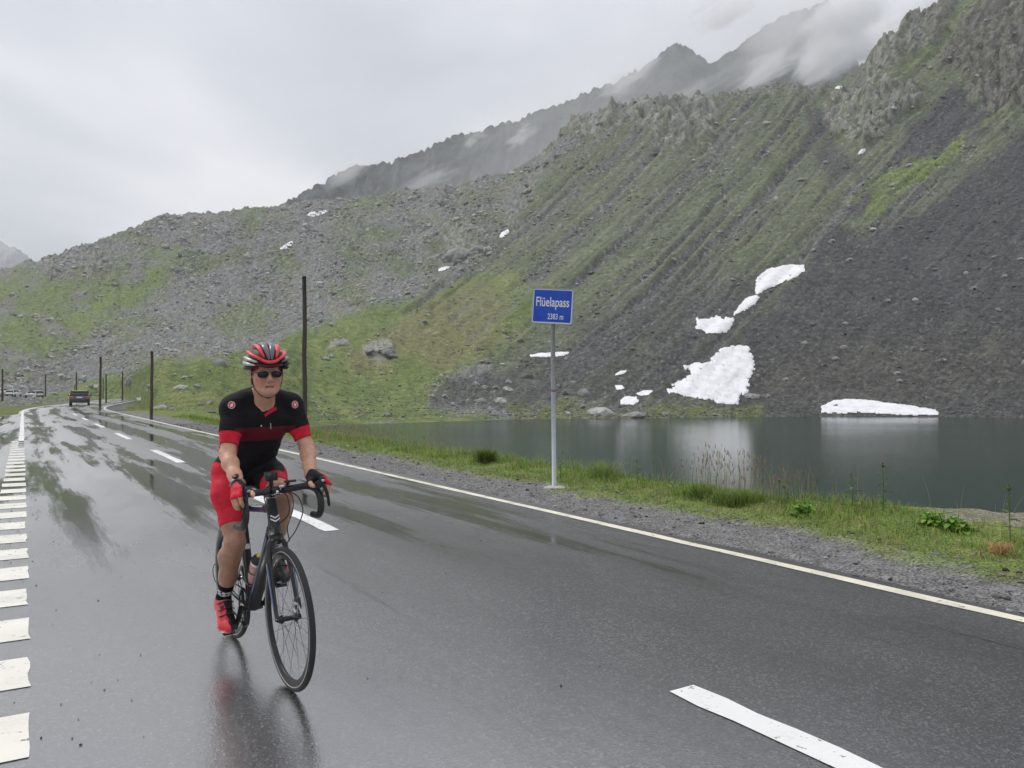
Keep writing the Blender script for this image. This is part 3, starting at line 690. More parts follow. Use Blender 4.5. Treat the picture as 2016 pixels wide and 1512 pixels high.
for ob in COL.objects:
    if ob.get('group') in [g_[1] for g_ in GRP]: fam.setdefault(ob['label'], []).append(ob)
for lb, obs in fam.items():
    if 1 < len(obs) <= 10:
        for k_, ob in enumerate(sorted(obs, key=lambda q: q.location.x/q.location.y)): ob['label'] = lb.replace(' the ', ' ')+', '+ORD[k_]
# stony strip along the far shore
n = 1500; us = rng.uniform(600, 2080, n); vs = 0
PP = []; SS = []
for u in us:
    c = int((u-uu[0])/(uu[1]-uu[0])); j = nearN+int(abs(rng.normal(0, 1))*7)+1
    if u < 960: j += 3
    PP.append((XT2[j, c]+rng.uniform(-.2, .2), YT2[j, c], max(ZT[j, c], LAKE_Z-.05))); SS.append(rng.uniform(2.2, 5.5)*YT2[j, c]/F)
scatter_mesh('shore_stones', np.array(PP), np.array(SS), scree_m, np.clip(rng.normal(.17, .05, (n, 1)), .06, .35)*np.array([[1, 1, .93]]))

# ---------------------------------------------------------------- snow patches, each a sheet lying on the slope with a rounded rim
m = Mat('old_snow', (.88, .81, .83), .6, spec=.3); c = m.n('NewGeometry').outputs['Position']
m.set('Base Color', m.mix(m.ramp(m.noise(c, .5, 6, .7), [(.45, 0.), (.7, .5)]), (.88, .88, .9), (.50, .48, .45))); m.bump(m.noise(c, .6, 4), .15, .2)
m.b.inputs['Subsurface Weight'].default_value = 0; snow_m = m.m
def snow(poly, label, thick=.35, rough_edge=2.2, seed=0, step=1.5):
    P = np.array(poly, float); u0, v0 = P.min(0)-4; u1, v1 = P.max(0)+4
    nu, nv = int(min(150, max(10, (u1-u0)/step))), int(min(110, max(8, (v1-v0)/step)))
    gu, gv = np.meshgrid(np.linspace(u0, u1, nu), np.linspace(v0, v1, nv))
    mu = gu+fbm(gu/11, gv/7, 4, 500+seed)*rough_edge*2.2; mv = gv+fbm(gu/11, gv/7, 4, 520+seed)*rough_edge
    soft = 2.0; mk = polymask(mu, mv, poly, soft)
    hole = sstep(fbm(gu/6, gv/4, 2, 540+seed), .62, .75)*(1 if rough_edge > 2.5 else 0); mk = mk*(1-hole)
    pts = np.array([onter(a, b) for a, b in zip(gu.ravel(), gv.ravel())]).reshape(nv, nu, 3)
    for _ in range(14):
        q = np.pad(pts, ((1, 1), (1, 1), (0, 0)), mode='edge'); pts = (q[1:-1, 1:-1]*2+q[:-2, 1:-1]+q[2:, 1:-1]+q[1:-1, :-2]+q[1:-1, 2:])/6
    dpt = np.clip(mk*1.0, 0, 1)
    up = np.sqrt(np.clip(dpt, 0, 1))*thick*.3+.08
    V = pts.copy(); V[..., 2] += up-.02; V[..., 1] -= up*.7
    ix = np.arange(nu*nv).reshape(nv, nu); Fq = np.stack([ix[:-1, :-1], ix[1:, :-1], ix[1:, 1:], ix[:-1, 1:]], -1).reshape(-1, 4)
    keep = (mk.ravel()[Fq].max(1) > .12); Fq = Fq[keep]
    # drop faces that bridge a jump in depth
    yy = V[..., 1].ravel()[Fq]; Fq = Fq[(yy.max(1)-yy.min(1)) < 9]
    used = np.unique(Fq); rm = np.full(nu*nv, -1); rm[used] = np.arange(len(used))
    o = meshobj('snow_patch', V.reshape(-1, 3)[used], rm[Fq], snow_m); return tag(o, label, 'snow patch')
snow([(1488,567),(1492,550),(1512,534),(1545,525),(1582,524),(1583,533),(1560,548),(1530,560),(1505,571),(1490,580)], 'smooth oval snow patch highest in the chain on the dark scree', .6, 1.5, 1)
snow([(1447,622),(1455,605),(1470,590),(1488,584),(1494,588),(1484,600),(1468,610),(1450,618),(1446,623)], 'narrow snow strip linking the oval patch to the ragged one below', .4, 2.0, 2)
snow([(1369,640),(1376,630),(1396,632),(1412,624),(1424,630),(1444,628),(1438,640),(1430,655),(1400,657),(1384,650),(1372,645)], 'ragged star-shaped snow patch in the middle of the chain', .4, 3.2, 3)
snow([(1405,705),(1420,690),(1455,682),(1474,684),(1474,698),(1480,712),(1484,728),(1472,745),(1470,770),(1452,783),(1452,797),(1420,795),(1395,787),(1372,783),(1340,776),(1314,772),(1330,767),(1352,762),(1325,762),(1345,752),(1360,738),(1352,724),(1378,718),(1404,716)], 'largest ragged snow patch low on the slope near the lake', .6, 3.4, 4)
snow([(1618,812),(1618,803),(1640,793),(1665,789),(1700,790),(1740,796),(1790,802),(1840,810),(1846,816),(1800,818),(1760,815),(1700,811),(1650,813)], 'long low snow bank lying on the far waterline at the right', .9, 1.2, 5)
snow([(1044,703),(1060,699),(1100,697),(1119,697),(1108,702),(1075,704)], 'thin flat snow strip behind the sign post', .3, .9, 6, 1.0)
snow([(1222,792),(1232,784),(1252,785),(1256,793),(1245,797),(1224,797)], 'small jagged snow scrap above the pointed shore boulder', .3, 1.6, 7, 1.0)
snow([(1254,777),(1268,773),(1284,772),(1276,778),(1262,780)], 'tiny snow scrap right of the jagged one by the lake', .3, 1.0, 8, .8)
snow([(1212,762),(1224,762),(1228,767),(1216,768)], 'tiny oval snow scrap above the jagged one by the lake', .3, .7, 9, .8)
snow([(1212,740),(1222,734),(1232,733),(1224,738)], 'slim snow scrap highest of the small ones by the lake', .3, .6, 10, .7)
snow([(606,425),(612,420),(640,416),(648,415),(636,420),(620,426)], 'flat snow streak high on the left shoulder under the skyline', .5, .8, 11, .8)
snow([(553,491),(560,485),(574,477),(576,480),(566,488)], 'short snow streak on the rubble hillside left of the tall pole', .5, .6, 12, .7)
snow([(864,532),(872,526),(885,520),(900,514),(897,520),(882,527),(868,533)], 'thin broken snow line in the gully under the striped rock face', .5, .8, 13, .8)
snow([(984,468),(988,460),(1000,454),(1001,457),(992,466)], 'short bright snow wedge in the gully above the striped rock face', .5, .6, 14, .7)
snow([(1690,304),(1696,296),(1703,296),(1698,303)], 'tiny snow spot under the pale cliff at the upper right', .5, .5, 15, .6)
snow([(1646,174),(1650,171),(1658,172),(1654,175)], 'tiny snow spot in the notch of the skyline', .5, .4, 16, .6)
# ---------------------------------------------------------------- verge: gravel, turf, grass
m = Mat('roadside_gravel', rough=.85, spec=.3); at = m.n('VertexColor', layer_name='tint'); pos = m.n('NewGeometry').outputs['Position']
v1 = m.n('TexVoronoi'); m.L.new(pos, v1.inputs['Vector']); v1.inputs['Scale'].default_value = 55
v2 = m.n('TexVoronoi'); m.L.new(pos, v2.inputs['Vector']); v2.inputs['Scale'].default_value = 24
cc = m.mix(1, at.outputs['Color'], m.ramp(v1.outputs['Color'], [(.1, .45), (.9, 1.6)]), 'MULTIPLY'); m.set('Base Color', m.mix(1, cc, m.ramp(m.noise(pos, 4, 5), [(.3, .75), (.7, 1.25)]), 'MULTIPLY'))
m.bump(m.math('ADD', v1.outputs['Distance'], m.math('MULTIPLY', v2.outputs['Distance'], .6)), .9, .02)
Sg = np.concatenate([np.arange(-8, 30, .07), np.arange(30, 62, .3)]); Tg = np.linspace(5.44, 11.5, 74)
GS, GT = np.meshgrid(Sg, Tg, indexing='ij')
P0 = np.array([axpt(s, 0)[:2] for s in Sg]); P1 = np.array([axpt(s, 1)[:2] for s in Sg])-P0
VX = P0[:, None, 0]+P1[:, None, 0]*GT; VY = P0[:, None, 1]+P1[:, None, 1]*GT
def znear2(x, y):
    yy_ = np.maximum(y, .6); z = znear(x, yy_); return z
okY = np.maximum(VY, 1.2); VZ = znear(VX*okY/np.where(np.abs(VY) < .01, .01, VY)*0+VX, okY)
VZ = np.maximum(VZ, -.02-4*sstep(GT, 7.5, 8.2))
gr = 1-sstep(GT+.30*fbm(GS*.7, GT*.7, 3, 601)+.12*fbm(GS*3, GT*3, 3, 603)+.25*sstep(-GS, -12, 0), 6.45, 6.72)
VZ = VZ+.035+(1-gr)*(.05+.04*fbm(GS*2.5, GT*2.5, 4, 611))+gr*.012*fbm(GS*4, GT*4, 3, 621)-.03*(1-sstep(GT, 5.45, 5.7))
sand = sstep(GT+.5*fbm(GS, GT, 3, 641), 7.95, 8.25)*(1-sstep(GS, 4.4, 5.2))
gc = np.broadcast_to(C('7a7978'), GS.shape+(3,)).copy(); gc = mixc(gc, C('6b7c3c'), 1-gr); gc = mixc(gc, C('7c7a4a'), (1-gr)*sstep(fbm(GS*2, GT*2, 3, 631), 0, .5)*.6)
gc = mixc(gc, C('85806f'), sand); gc = gc*(1-.35*sstep(5.62-GT, 0, .15))[..., None]
ix = np.arange(GS.size).reshape(GS.shape)
o = meshobj('road_verge', np.stack([VX, VY, VZ], -1).reshape(-1, 3), np.stack([ix[:-1, :-1], ix[:-1, 1:], ix[1:, 1:], ix[1:, :-1]], -1).reshape(-1, 4), m.m); vcol(o, gc); tag(o, kind='structure')
def vz(s, t):
    i = int(np.clip(np.searchsorted(Sg, s), 0, len(Sg)-1)); return float(np.interp(t, Tg, VZ[i]))
# loose gravel
n = 15000; s_ = -3+rng.uniform(0, 1, n)**1.7*40; t_ = rng.uniform(5.46, 6.85, n)
PP = np.array([(*axpt(s, t)[:2], vz(s, t)) for s, t in zip(s_, t_)]); sz = (.009+rng.pareto(2.4, n)*.007).clip(0, .055)*(1+.02*np.maximum(s_, 0))
scatter_mesh('loose_gravel', PP, sz, scree_m, np.clip(rng.normal(.18, .09, (n, 1)), .04, .5)*np.array([[1, 1, 1.02]]), sub=0, sink=.1)
# bits of grit on the wet road
n = 260; s_ = rng.uniform(-1, 14, n); t_ = np.where(rng.uniform(0, 1, n) < .6, rng.normal(0, .35, n), rng.uniform(0, 5.3, n))
scatter_mesh('road_grit', np.array([(*axpt(s, t)[:2], .002) for s, t in zip(s_, t_)]), rng.uniform(.004, .012, n), scree_m, np.clip(rng.normal(.06, .03, (n, 1)), .02, .3)*np.ones((1, 3)))

def leafmat(name, rough=.55):
    m = Mat(name, rough=rough, spec=.3); at = m.n('VertexColor', layer_name='tint'); m.L.new(at.outputs['Color'], m.b.inputs['Base Color'])
    tr = m.n('BsdfTranslucent'); m.L.new(at.outputs['Color'], tr.inputs[0]); mx = m.n('MixShader'); mx.inputs[0].default_value = .3
    m.L.new(m.b.outputs[0], mx.inputs[1]); m.L.new(tr.outputs[0], mx.inputs[2]); m.L.new(mx.outputs[0], m.N['Material Output'].inputs[0]); return m.m
grass_m = leafmat('grass_blade')
def blades(P, H, W, lean, col_, nseg=3, head=None):
    """curved tapering blades as arrays; returns verts, quads, colours"""
    n = len(P); a = rng.uniform(0, 6.283, n); la = a+rng.normal(0, .5, n); dx, dy = np.cos(la)*lean*H, np.sin(la)*lean*H
    wx, wy = -np.sin(a), np.cos(a); V = []; 
    for j in range(nseg+1):
        f = j/nseg; w = W*(1-f**1.6)*.5+.0004; cx_, cy__ = P[:, 0]+dx*f*f, P[:, 1]+dy*f*f; cz_ = P[:, 2]+H*f*(1-.25*lean*f)
        V += [np.stack([cx_-wx*w, cy__-wy*w, cz_], -1), np.stack([cx_+wx*w, cy__+wy*w, cz_], -1)]
    V = np.stack(V, 1); base = np.arange(n)[:, None]*(2*(nseg+1))
    q = np.concatenate([base+np.array([[2*j, 2*j+1, 2*j+3, 2*j+2]]) for j in range(nseg)])
    f = np.repeat(np.linspace(.75, 1.15, nseg+1), 2)[None, :, None]
    return V.reshape(-1, 3), q, (col_[:, None, :]*f).reshape(-1, 3)
def gcols(n, dry=.15, bright=1):
    g = np.array([C('6b8c36'), C('7d9c40'), C('587536'), C('929f50')])*bright; d = np.array([C('a79a6a'), C('b8a27c')])
    c = g[rng.integers(0, 4, n)]*rng.normal(1, .18, (n, 1)).clip(.5, 1.6); k = rng.uniform(0, 1, n) < dry; c[k] = d[rng.integers(0, 2, k.sum())]*rng.normal(1, .12, (k.sum(), 1)); return c.clip(.01, .6)
def grassobj(name, sets, kind='stuff'):
    V = []; Q = []; Cc = []; off = 0
    for v, q, c in sets: V.append(v); Q.append(q+off); Cc.append(c); off += len(v)
    o = meshobj(name, np.concatenate(V), np.concatenate(Q), grass_m); vcol(o, np.concatenate(Cc)); return tag(o, kind=kind) if kind else o
def sampleverge(n, s0, s1, p, t0, t1, clump=None):
    s = s0+rng.uniform(0, 1, n)**p*(s1-s0); t = rng.uniform(t0, t1, n)
    e_ = t+.30*fbm(s*.7, t*.7, 3, 601)+.12*fbm(s*3, t*3, 3, 603)+.25*sstep(-s, -12, 0)
    ok = e_ > 6.62
    ok &= ~((t > 7.75+.2*np.sin(s*3)) & (s < 4.8) & (rng.uniform(0, 1, n) < .93))
    if clump is not None: ok &= fbm(s*1.6, t*1.6, 3, 651) > clump
    s, t = s[ok], t[ok]; return s, t, np.array([(*axpt(a, b)[:2], vz(a, b)-.01) for a, b in zip(s, t)])
sets = []
s, t, P = sampleverge(36000, 0, 46, 1.6, 6.5, 8.3); H = (.05+.06*sstep(t, 6.8, 7.8)+rng.exponential(.02, len(P)))*(.8+.5*fbm(s*.8, t*.8, 3, 661)).clip(.4, 1.6); sets.append(blades(P, H, .0045+.0002*s, rng.uniform(.2, .9, len(P)), gcols(len(P), .12, 1.05)))
s, t, P = sampleverge(13000, 0, 46, 1.5, 7.1, 8.2, .0); H = rng.uniform(.08, .21, len(P))*(.7+.55*sstep(s, 5, 12)); sets.append(blades(P, H, .006+.0002*s, rng.uniform(.15, .7, len(P)), gcols(len(P), .08, 1.1)))
s, t, P = sampleverge(420, 2, 45, 1.3, 7.1, 8.1, -.1); H = rng.uniform(.25, .48, len(P)); sets.append(blades(P, H, .0035+.0001*s, rng.uniform(.05, .35, len(P)), gcols(len(P), .5, .9)))
# seed heads near the large reflection, and reddish dry bents further along
for (u_, n_, hh, dr) in ((1430, 90, .62, .5), (1500, 50, .5, .5), (1390, 40, .5, .5), (700, 160, .42, 1), (660, 130, .42, 1), (760, 60, .38, .9), (830, 60, .36, .9), (1560, 60, .45, .3)):
    # where the line of sight crosses the turf strip
    k_ = (u_-U0)/F; Y_ = 7.6/(RN[0]*k_+RN[1]); X_ = k_*Y_
    px_, py_ = X_+rng.normal(0, .022*Y_, n_), Y_+rng.normal(0, .25, n_); q = np.stack([px_, py_], 1); ss = q@DN; ts = q@RN
    P = np.array([(a, b, vz(c_, d_)) for a, b, c_, d_ in zip(px_, py_, ss, ts)]); H = rng.uniform(.55, 1.05, n_)*hh
    c_ = gcols(n_, dr, .75); v, q2, cc2 = blades(P, H, np.full(n_, .004), rng.uniform(.03, .25, n_), c_); sets.append((v, q2, cc2))
    tip = v.reshape(n_, -1, 3)[:, -1]; hd = blades(tip-np.array([0, 0, .045]), np.full(n_, .07), np.full(n_, .013), rng.uniform(.1, .4, n_), C('8f7a62')[None]*rng.normal(1, .2, (n_, 1)).clip(.5, 1.5)); sets.append(hd)
grassobj('verge_grass', sets)
# the meadow between road and hill on the left, tufts growing coarser with distance
n = 26000; ug = rng.uniform(150, 640, n); Yg = 20+rng.uniform(0, 1, n)**1.4*90; Xg = (ug-U0)/F*Yg; ss, ts = road_st(Xg, Yg); ts = ts+MID
ok = (ts > 6.7) & ~((ss > 60) & (ts < 7)); Xg, Yg = Xg[ok], Yg[ok]; P = np.array([(x, y, tz(x, y)-.02) for x, y in zip(Xg, Yg)])
ok = P[:, 2] > LAKE_Z+.3; P = P[ok]; grassobj('meadow_grass', [blades(P, rng.uniform(.05, .20, len(P)), .012+.0005*P[:, 1], rng.uniform(.3, 1, len(P)), gcols(len(P), .3, .95), 2)])

def tuft(name, u_, t_at, n, h, spread, cols, label, cat, group=None, w=.006, lean=(.3, 1.1)):
    k_ = (u_-U0)/F; Y_ = t_at/(RN[0]*k_+RN[1]); X_ = k_*Y_; s_at = X_*DN[0]+Y_*DN[1]; z_ = vz(s_at, t_at)
    P = np.stack([rng.normal(0, spread, n), rng.normal(0, spread*.7, n), np.zeros(n)], 1); v, q, c = blades(P, rng.uniform(.55, 1, n)*h, np.full(n, w), rng.uniform(*lean, n), cols)
    o = meshobj(name, v, q, grass_m); vcol(o, c); o.location = (X_, Y_, z_); return tag(o, label, cat, group)
tuft('sedge_tuft', 957, 7.35, 700, .36, .085, gcols(700, .02, .62), 'dense dark green tussock on the lake bank left of the sign post', 'grass tuft')
tuft('grass_clump', 1455, 7.35, 800, .26, .15, gcols(800, .05, .95), 'tall thick grass clump in front of the bright snow reflection on the lake', 'grass tuft', w=.008)
tuft('grass_clump', 1380, 7.3, 380, .22, .10, gcols(380, .05, 1.0), 'lower grass clump just left of the tall clump before the snow reflection', 'grass tuft', w=.008)
tuft('grass_clump', 1185, 7.5, 260, .36, .13, gcols(260, .12, 1.1), 'light green grass clump on the bank right of the sign post', 'grass tuft')
tuft('dry_grass_tuft', 1968, 6.95, 90, .15, .05, np.tile(C('c39a6e'), (90, 1))*rng.normal(1, .15, (90, 1)), 'reddish straw coloured dry tuft at the gravel edge at the far right', 'grass tuft')
# broad leafed weeds and thistles
def leafy(name, u_, t_at, h, nleaf, label, cat, flower=None, lw=.05, ll=.11, green=('5f7c38', '76903f'), stems=1, parts=True):
    k_ = (u_-U0)/F; Y_ = t_at/(RN[0]*k_+RN[1]); X_ = k_*Y_; s_at = X_*DN[0]+Y_*DN[1]; root = empty(name, (X_, Y_, vz(s_at, t_at)-.01), 0, label, cat)
    r = random.Random(int(u_)); LV = []; LF = []; LC = []
    for st in range(stems):
        bx_, by_ = (r.uniform(-.07, .07), r.uniform(-.07, .07)) if stems > 1 else (0, 0); hh = h*r.uniform(.75, 1) if stems > 1 else h
        path = smoothpath([(bx_, by_, 0), (bx_+r.uniform(-.01, .02), by_, hh*.5), (bx_+r.uniform(-.03, .03), by_+r.uniform(-.02, .02), hh)], 4)
        bm = bmesh.new(); tube(bm, path, [.006*(1-.5*i/len(path)) for i in range(len(path))], 6); so = bmobj('stem', bm, grass_m, root); vcol(so, np.tile(C('5c7438'), (len(so.data.vertices), 1)))
        for i in range(nleaf):
            f = (i+.5)/nleaf; p = path[min(int(f*len(path)*.97), len(path)-1)]; a = i*2.4+r.uniform(-.4, .4); L_ = ll*(1.15-.7*f)*r.uniform(.8, 1.2); W_ = lw*(1.15-.6*f); droop = r.uniform(.1, .5)
            d = Vector((math.cos(a), math.sin(a), 0)); sd_ = Vector((-d.y, d.x, 0)); b0 = len(LV); cc_ = C(r.choice(green))*r.uniform(.8, 1.25)
            for g_, w_g in ((0, .12), (.3, .8), (.6, 1), (.85, .55), (1, .03)):
                q = p+d*L_*g_+Vector((0, 0, L_*(.5*g_-droop*2*g_*g_)));
                for sg in (-1, 0, 1): LV.append(q+sd_*W_*.5*w_g*sg+Vector((0, 0, -.008 if sg == 0 else 0))); LC.append(cc_)
            for g_ in range(4):
                for sg in range(2): LF.append((b0+g_*3+sg, b0+g_*3+sg+1, b0+g_*3+sg+4, b0+g_*3+sg+3))
        if flower:
            bm = bmesh.new(); tp = path[-1]; lathe(bm, [(.006, tp.z-.01), (.016, tp.z), (.018, tp.z+.014), (.012, tp.z+.026)], 10, 'Z', (tp.x, tp.y, 0)); b_ = bmobj('flower_bud', bm, grass_m, root); vcol(b_, np.tile(C('5c6b40'), (len(b_.data.vertices), 1)))
            P = np.tile(np.array(tp)[None]+np.array([[0, 0, .018]]), (60, 1)); v, q, c = blades(P, np.full(60, .026), np.full(60, .004), rng.uniform(.2, 1.1, 60), np.tile(C(flower), (60, 1))*rng.normal(1, .2, (60, 1))); fo = meshobj('flower_head', v, q, grass_m, root); vcol(fo, c)
    lo = meshobj('foliage', LV, LF, grass_m, root); vcol(lo, np.array(LC)); return root
leafy('thistle', 1738, 7.75, .52, 11, 'tall thistle with a purple flower head standing against the lake', 'thistle', 'a2457c', .03, .12)
leafy('thistle', 1990, 7.2, .52, 10, 'tall thistle with a closed green head at the far right edge', 'thistle', '6f7a50', .03, .12)
leafy('leafy_stalk', 1677, 7.7, .40, 12, 'flowerless leafy stalk left of the purple thistle', 'plant', None, .035, .11)
leafy('leafy_weed', 1104, 7.0, .46, 13, 'slender leafy weed growing right behind the sign post', 'plant', None, .04, .09)
leafy('leafy_weed', 1255, 7.4, .34, 9, 'feathery weed with narrow leaves between the sign and the tall grass clump', 'plant', None, .03, .12)
for u_, h_ in ((1840, .14), (1870, .13), (1895, .12), (1580, .16)):
    leafy('clover_clump', u_, 7.55 if u_ > 1600 else 7.2, h_, 9, {1840: 'bright leafy ground plant left of the bare earth', 1870: 'bright leafy ground plant middle of three by the bare earth', 1895: 'bright leafy ground plant touching the bare earth at the right', 1580: 'low bright leafy plant on the bank right of the tall grass clump'}[u_], 'plant', None, .07, .10, ('6f9a35', '83ab42'), 7)
for u_ in (1533, 1547):
    leafy('pink_flower', u_, 7.6, .25 if u_ < 1540 else .2, 4, 'taller small pink flower right of the tall grass clump' if u_ < 1540 else 'shorter small pink flower right of the tall grass clump', 'flower', 'c18ba2', .02, .05)

# ---------------------------------------------------------------- the pass sign
def metal(name, col_, rough=.45, met=.6, ns=30):
    m = Mat(name, col_, rough, met); c = m.coord('Object'); n = m.noise(c, ns, 5, .65)
    m.set('Base Color', m.mix(m.ramp(n, [(.35, 0.), (.65, 1.)]), tuple(x*.78 for x in col_), tuple(min(1, x*1.12) for x in col_))); m.set('Roughness', m.ramp(n, [(.3, rough*.8), (.7, min(1, rough*1.3))])); return m.m
zinc = metal('galvanised_steel', (.42, .45, .48), .5, .45)
Ys = 11.3; Xs = (1091.5-U0)/F*Ys; kS = Ys/F
sg = empty('pass_sign', (Xs, Ys, vz(Xs*DN[0]+Ys*DN[1], Xs*RN[0]+Ys*RN[1])), 0, 'blue road sign with white lettering on a grey metal post beside the lake', 'road sign')
zb = sg.location.z; ztop = EYE+(V0-640)*kS-zb
bm = bmesh.new(); tube(bm, [(0, 0, -.2), (-.004*7, 0, ztop+.42)], .032, 20); bmobj('post', bm, zinc, sg)
bm = bmesh.new(); lathe(bm, [(.16, 0), (.155, .02), (.11, .035), (.035, .045)], 9)
for v in bm.verts: v.co.x *= 1.05; v.co.y *= .8; v.co.x += .006*math.sin(v.co.y*60)
cm = Mat('concrete', (.45, .44, .41), .9); cm.bump(cm.noise(cm.coord(), 30, 6), .6, .01); cm.set('Base Color', cm.mix(cm.noise(cm.coord(), 12, 6), (.3, .3, .28), (.55, .54, .5))); bmobj('concrete_footing', bm, cm.m, sg, smooth=False)
rot = Matrix.Rotation(R(3.4), 4, 'Y') @ Matrix.Rotation(R(-9), 4, 'Z'); pc_ = Vector(((1087.5-1091.5)*kS, -.055, EYE+(V0-604)*kS-zb)); Wp, Hp = .585, .50
def place(o): o.matrix_local = Matrix.Translation(pc_) @ rot; return o
def rrect(w, h, r, n=6):
    pts = []
    for cx_, cy__, a0 in ((w/2-r, h/2-r, 0), (-w/2+r, h/2-r, 90), (-w/2+r, -h/2+r, 180), (w/2-r, -h/2+r, 270)):
        for i in range(n+1): a = R(a0+90*i/n); pts.append((cx_+math.cos(a)*r, cy__+math.sin(a)*r))
    return pts
def slab(name, outer, y0, y1, mat, par, inner=None):
    bm = bmesh.new(); A = [bm.verts.new((x, y0, z)) for x, z in outer]; B = [bm.verts.new((x, y1, z)) for x, z in outer]; n = len(A)
    for i in range(n): bm.faces.new((A[i], A[(i+1) % n], B[(i+1) % n], B[i]))
    if inner:
        a = [bm.verts.new((x, y0, z)) for x, z in inner]; b = [bm.verts.new((x, y1, z)) for x, z in inner]
        for i in range(n):
            j = (i+1) % n; bm.faces.new((a[j], a[i], b[i], b[j])); bm.faces.new((A[j], A[i], a[i], a[j])); bm.faces.new((B[i], B[j], b[j], b[i]))
    else: bm.faces.new(A[::-1]); bm.faces.new(B)
    bmesh.ops.recalc_face_normals(bm, faces=bm.faces[:]); return bmobj(name, bm, mat, par, smooth=False)
blue = Mat('blue_sign_sheet', (.003, .07, .5), .35); blue.set('Base Color', blue.mix(blue.ramp(blue.noise(blue.coord(), 6, 5), [(.4, 0.), (.7, 1.)]), (.003, .055, .46), (.006, .085, .55)))
wht = Mat('white_sign_sheet', (.72, .76, .82), .4)
place(slab('sign_panel', rrect(Wp-.012, Hp-.012, .026), -.012, .012, blue.m, sg)); place(slab('white_border', rrect(Wp-.022, Hp-.022, .025), -.0145, -.012, wht.m, sg, rrect(Wp-.046, Hp-.046, .018)))
place(slab('metal_rim', rrect(Wp+.006, Hp+.006, .034), -.020, .026, metal('rim_metal', (.38, .40, .42)), sg, rrect(Wp-.02, Hp-.02, .026)))
for zz_ in (-.12, .12):
    bm = bmesh.new(); box(bm, (.006, .03, zz_), (.12, .035, .03)); o = bmobj('clamp', bm, zinc, sg, smooth=False, bevel=.004); place(o)
def text(body, w, h, cx_, cz_, par, bold=.0, y=-.0155):
    cu = bpy.data.curves.new('t', 'FONT'); cu.body = body; cu.align_x = 'CENTER'; cu.extrude = .0008; cu.offset = bold
    to = bpy.data.objects.new('t', cu); COL.objects.link(to); bpy.context.view_layer.update(); me = bpy.data.meshes.new_from_object(to.evaluated_get(bpy.context.evaluated_depsgraph_get())); bpy.data.objects.remove(to)
    co = np.array([v.co[:] for v in me.vertices]); lo, hi = co.min(0), co.max(0)
    for v in me.vertices:
        x, z = (v.co.x-(lo[0]+hi[0])/2)/(hi[0]-lo[0])*w, (v.co.y-(lo[1]+hi[1])/2)/(hi[1]-lo[1])*h; v.co = (cx_+x, y-v.co.z, cz_+z)
    me.materials.append(wht.m); o = bpy.data.objects.new('lettering', me); COL.objects.link(o); o.parent = par; return o
place(text('Flüelapass', 65*kS, 24.5*kS, 0, (604-598.5)*kS, sg, .012)); place(text('2383 m', 31*kS, 11.3*kS, 7*kS, (604-624)*kS, sg, .012))
bm = bmesh.new(); tube(bm, [(-.014, 0, EYE-.01-zb), (-.014, 0, EYE+.02-zb)], .0345, 20, cap=False); st = Mat('faded_red_sticker', (.32, .10, .07), .6); bmobj('sticker', bm, st.m, sg)

# ---------------------------------------------------------------- snow poles
wood = Mat('weathered_dark_wood', (.05, .035, .028), .8); c = wood.coord('Object', (14, 14, 1.2)); n_ = wood.noise(c, 3, 6, .7)
wood.set('Base Color', wood.mix(wood.ramp(n_, [(.3, 0.), (.7, 1.)]), (.022, .017, .014), (.10, .075, .06))); wood.bump(n_, .6, .01)
dk = Mat('creosoted_wood', (.02, .016, .014), .75); dk.bump(dk.noise(dk.coord('Object', (14, 14, 1)), 3, 5), .5, .01)
def pole(u, vt, Y, r, label, lean=0, vb=None, mat=None, base=None):
    X = (u-U0)/F*Y; z = tz(X, Y) if base is None else base; h = EYE+(V0-vt)/F*Y-z
    rt = empty('snow_pole', (X, Y, z), 0, label, 'snow pole', 'snow poles marking the road edges'); bm = bmesh.new(); N_ = 7
    tube(bm, [(lean*h*i/N_+.01*math.sin(i*2+u), .01*math.cos(i*3+u), -.3+(h+.3)*i/N_) for i in range(N_+1)], [r*(1.08-.22*i/N_) for i in range(N_+1)], 12)
    bmobj('pole_shaft', bm, mat or wood.m, rt); bm = bmesh.new(); lathe(bm, [(r*.84, h-.02), (r*.9, h), (r*.5, h+.02)], 10, 'Z', (lean*h, 0, 0)); bmobj('pole_cap', bm, dk.m, rt); return rt
pole(600, 545, 20.8, .062, 'tallest and nearest wooden snow pole, rising behind the cyclist on the right', -.002)
pole(298, 692, 39.8, .075, 'dark snow pole in the meadow left of the cyclist, with boulders at its foot', .01)
pole(197, 703, 70, .10, 'tall snow pole at the inner side of the bend, right of the dark car', .012)
pole(209, 737, 100, .09, 'thinner snow pole just right of the tall one at the bend', 0)
pole(203, 745, 150, .09, 'faint far snow pole between the tall one and the thinner one at the bend', 0)
pole(241, 732, 121, .11, 'snow pole at the spot where the road disappears behind the knoll', 0)
pole(150.5, 733, 142, .13, 'snow pole rising directly behind the dark car roof', 0)
pole(147, 759, 170, .09, 'short far snow pole beside the one behind the dark car', 0)
pole(89.5, 737, 122, .10, 'snow pole on the outer side of the bend, midway from frame edge to car', 0)
pole(55, 749, 190, .08, 'slim far snow pole between the two left poles near the parked cars', 0)
pole(111, 748, 210, .06, 'faintest far snow pole left of the dark car', 0)
pole(4.5, 727, 95, .11, 'snow pole at the very left edge of the view', .008)

